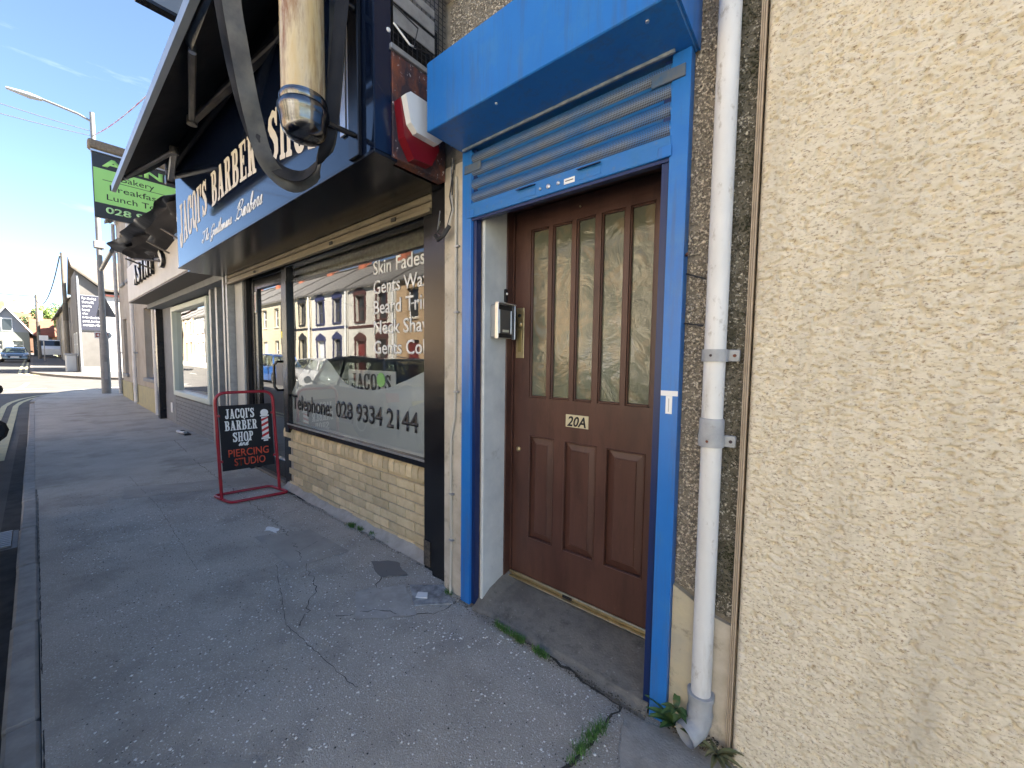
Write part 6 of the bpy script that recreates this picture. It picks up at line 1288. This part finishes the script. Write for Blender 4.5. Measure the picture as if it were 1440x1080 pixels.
# ------------------------------------------------------------------ cars
CARG = glass_mat('tinted car glass', (.55, .6, .57), gain=2.2)
TYRE = mat('tyre', (.015, .015, .015), rough=.9); RIM = mat('alloy rim', (.45, .46, .47), rough=.3, metal=.8)
def loft(rows, caps=True):
    n = len(rows[0]); vs = [p for r in rows for p in r]; fs = [(i * n + j, i * n + (j + 1) % n, (i + 1) * n + (j + 1) % n, (i + 1) * n + j) for i in range(len(rows) - 1) for j in range(n)]
    if caps: fs += [tuple(range(n))[::-1], tuple(range((len(rows) - 1) * n, len(rows) * n))]
    return vs, fs
def car(name, label, paint, x, y, z, rz, L_=4.4, W=1.78, H=1.46, hatch=True, plate_front=True):
    t = thing(name, label, 'car', (0, 0, 0)); w = W / 2; a = L_ / 2
    def ztop(s): # bonnet and belt height along x (front = +a)
        pts = [(-a, .62), (-a + .06, .95), (-a + .35, 1.02), (-.6, .98), (a - 1.35, .97), (a - 1.15, .95), (a - .6, .86), (a - .15, .74), (a, .55)]
        for i in range(len(pts) - 1):
            if pts[i][0] <= s <= pts[i + 1][0]: k = (s - pts[i][0]) / (pts[i + 1][0] - pts[i][0]); return pts[i][1] + k * (pts[i + 1][1] - pts[i][1])
        return .55
    rows = []
    for i in range(33):
        s = -a + L_ * i / 32; e = abs(s) / a; ww = w * (1 - .16 * max(0, (e - .72) / .28) ** 2.2); zt = ztop(s); zb = .2 + .12 * max(0, (e - .8) / .2)
        arch = max([1 - ((s - c) / .36) ** 2 for c in (-a + .8, a - .85)] + [0]); zb2 = zb + .42 * math.sqrt(arch) if arch > 0 else zb
        half = [(0, zb + .02), (ww * .80, zb + .02), (ww * .82, zb2 + .01), (ww * .98, zb2 + .02), (ww, max(.52, zb2 + .05)), (ww * .99, zt * .82), (ww * .93, zt - .03), (ww * .8, zt), (0, zt + .03)]
        rows.append([(s, yy, zz) for yy, zz in half] + [(s, -yy, zz) for yy, zz in half[1:-1][::-1]])
    MB().add(*loft(rows)).build('body', paint, t, smooth=True)
    xr = [(-a + (.10 if hatch else .75), .96, .86), (-a + (.55 if hatch else 1.15), H - .06, .70), (-.5, H, .70), (.25, H - .02, .69), (.62, H - .12, .70), (a - 1.22, .95, .82)]
    rows = [[(xx, w * f_, .94), (xx, w * f_ * (.88 if zz > 1.1 else 1), zz - .02 if zz > 1.0 else .95), (xx, w * f_ * .7, zz), (xx, -w * f_ * .7, zz), (xx, -w * f_ * (.88 if zz > 1.1 else 1), zz - .02 if zz > 1.0 else .95), (xx, -w * f_, .94)] for xx, zz, f_ in xr]
    MB().add(*loft(rows)).build('windows', CARG, t)
    rows = [[(xx, w * f_ * .90, zz - .035), (xx, w * f_ * .88, zz + .004), (xx, 0, zz + .022), (xx, -w * f_ * .88, zz + .004), (xx, -w * f_ * .90, zz - .035)] for xx, zz, f_ in xr[1:5]]
    MB().add(*loft(rows)).build('roof', paint, t, smooth=True)
    for sy in (1, -1):
        MB().tube([(a - 1.2, sy * w * .83, .95), (.62, sy * w * .66, H - .11), (-.5, sy * w * .64, H - .02), (-a + (.5 if hatch else 1.1), sy * w * .64, H - .08), (-a + (.12 if hatch else .8), sy * w * .84, .96)], .035, 6).build('pillar_rail', paint, t)
        MB().tube([(-.25, sy * w * .86, .96), (-.28, sy * w * .66, H - .03)], .03, 6).build('door_pillar', BLACKM, t)
        m_ = MB().tube([(a - 1.52, sy * w * .9, .97), (a - 1.55, sy * (w + .06), 1.04)], .02, 6); m_.lathe([(.0, -.05), (.07, -.045), (.085, 0), (.06, .06), (0, .08)], (a - 1.56, sy * (w + .13), 1.06), 12, 'X'); m_.build('mirror', BLACKM, t, smooth=True)
        for xx in (a - .85, -a + .8):
            ty = MB().lathe([(.2, .0), (.31, .0), (.325, -sy * .03), (.325, -sy * .18), (.2, -sy * .18)], (xx, sy * w * .99, .32), 24, 'Y').build('tyre', TYRE, t, smooth=True)
            MB().lathe([(.20, -sy * .01), (.19, sy * .004), (.05, -sy * .02), (.03, sy * .002), (0, sy * .002)], (xx, sy * w * .99, .32), 16, 'Y').build('rim', RIM, ty)
        MB().prism([(a - .10, sy * .50, .60), (a - .16, sy * .72, .62), (a - .20, sy * .74, .72), (a - .14, sy * .50, .72)], (.05, 0, 0)).build('headlight', mat('headlamp', (.7, .72, .75), rough=.1, spec=.9), t)
        MB().prism([(-a + .03, sy * .55, .74), (-a + .08, sy * .78, .74), (-a + .12, sy * .78, .92), (-a + .06, sy * .55, .90)], (-.03, 0, 0)).build('tail_light', mat('tail lamp', (.5, .01, .01), rough=.15), t)
    MB().box(a - .06, -.42, .42, a + .005, .42, .60, c=.01).build('grille', BLACKM, t); MB().box(a + .004, -.26, .44, a + .018, .26, .55).build('number_plate', LETW, t)
    MB().box(-a - .018, -.26, .62, -a + .02, .26, .73).build('number_plate', mat('yellow plate', (.7, .55, .03), rough=.4), t)
    t.location = (x, y, z); t.rotation_euler = (0, 0, rz); return t
def paint(n, c): return mat('paint ' + n, c, rough=.25, coat=1.0, metal=.3, scale=2)
car('parked_car', 'silver grey car facing the camera on the far left of the road', paint('silver grey', (.10, .125, .135)), -62.5, -2.75, G(-62) - .11, 0, W=1.82)
car('parked_car', 'dark silver hatchback at the near kerb reflected in the barber window', paint('gunmetal', (.36, .37, .38)), -8.35, -2.95, -.11, math.pi, L_=4.35, H=1.6)
car('parked_car', 'dark blue car nearest the camera at the kerb, only its mirror showing', paint('dark blue', (.02, .03, .07)), -3.40, -2.775, -.09, math.pi, L_=4.3)
car('parked_car', 'bright blue tall car parked against the opposite pavement', paint('bright blue', (.02, .10, .33)), -23.5, -6.6, -.0, 0, H=1.62)
car('parked_car', 'small white car parked against the opposite pavement', paint('white', (.38, .38, .38)), -18.0, -6.6, -.05, 0, L_=3.9)
car('parked_car', 'dark blue estate parked opposite near the tan brick houses', paint('deep blue', (.015, .025, .06)), -11.8, -6.6, -.11, 0, L_=4.6, hatch=False)

# ------------------------------------------------------------------ weeds round the downpipe
def weed(x, y, z, n, l, w, lab, mt, nm='broad_leaved_weed', grp=None):
    t = thing(nm, lab, 'weed', (x, y, z), grp)
    for i in range(n):
        a = random.uniform(0, 6.28); d = Vector((math.cos(a), math.sin(a) * .8 - .25, 0)).normalized(); s = Vector((-d.y, d.x, 0)); k = random.uniform(.6, 1.15); r_ = random.uniform(.5, 1.3)
        A, B = [], []
        for j in range(6):
            u = j / 5; p = Vector((x, y, z)) + d * l * k * u * (.35 + .65 * u) + Vector((0, 0, l * k * r_ * (u - .55 * u * u))) ; ww = w * math.sin(math.pi * min(1, u * .92 + .06)) ** .8
            A.append(p + s * ww / 2 + Vector((0, 0, .15 * ww))); B.append(p - s * ww / 2 + Vector((0, 0, .15 * ww)))
        C_ = [(Vector(p) + Vector(q)) / 2 - Vector((0, 0, .004)) for p, q in zip(A, B)]
        MB().strip(A, C_).strip(C_, B).build('leaf', mt, t, smooth=True)
    return t
weed(-.395, -.005, .0, 17, .11, .034, 'green leafy weed between the blue post foot and the downpipe', LEAFM)
weed(-.385, -.02, .08, 8, .09, .028, 'upper shoot of green weed behind the blue post foot', LEAFM)
weed(-.235, -.03, .0, 14, .09, .02, 'yellowing weed at the foot of the cream wall', DRYL)
m_ = grass('dry_weed_tuft', along((-1.74, -.01), (-1.70, .01), 10), 7, .04, .01); tag(m_, 'dry wisps at the foot of the thin cream cable', 'grass')
def crumbs(a, b, n_, sp):
    t = RNG.random(n_); q_ = np.stack([a[0] + (b[0] - a[0]) * t + RNG.normal(0, sp, n_), a[1] + (b[1] - a[1]) * t + RNG.normal(0, sp, n_), RNG.uniform(0, .004, n_)], -1)
    scatter_mesh('soil_crumbs', q_, .0015 + .003 * RNG.random(n_) ** 2, lambda v: v, MATS['soil'] if 'soil' in MATS else mat('soil', (0.05, 0.042, 0.03), (0.1, 0.085, 0.06), rough=1, scale=50))
crumbs((-1.35, -.02), (-.5, -.05), 900, .012); crumbs((-4.6, .09), (-2.1, .10), 1200, .014); crumbs((-.6, -.05), (-.65, -.7), 350, .012); crumbs((-1.66, .0), (-1.35, -.01), 250, .02)
# faint leaves and soil in the corner
n = 500; q = np.stack([RNG.uniform(-.44, -.2, n), RNG.uniform(-.04, .06, n), RNG.uniform(0, .012, n)], -1)
scatter_mesh('soil_crumbs', q, .002 + .004 * RNG.random(n), lambda b: b, mat('soil', (.03, .025, .018), (.06, .05, .035), rough=1, scale=50))
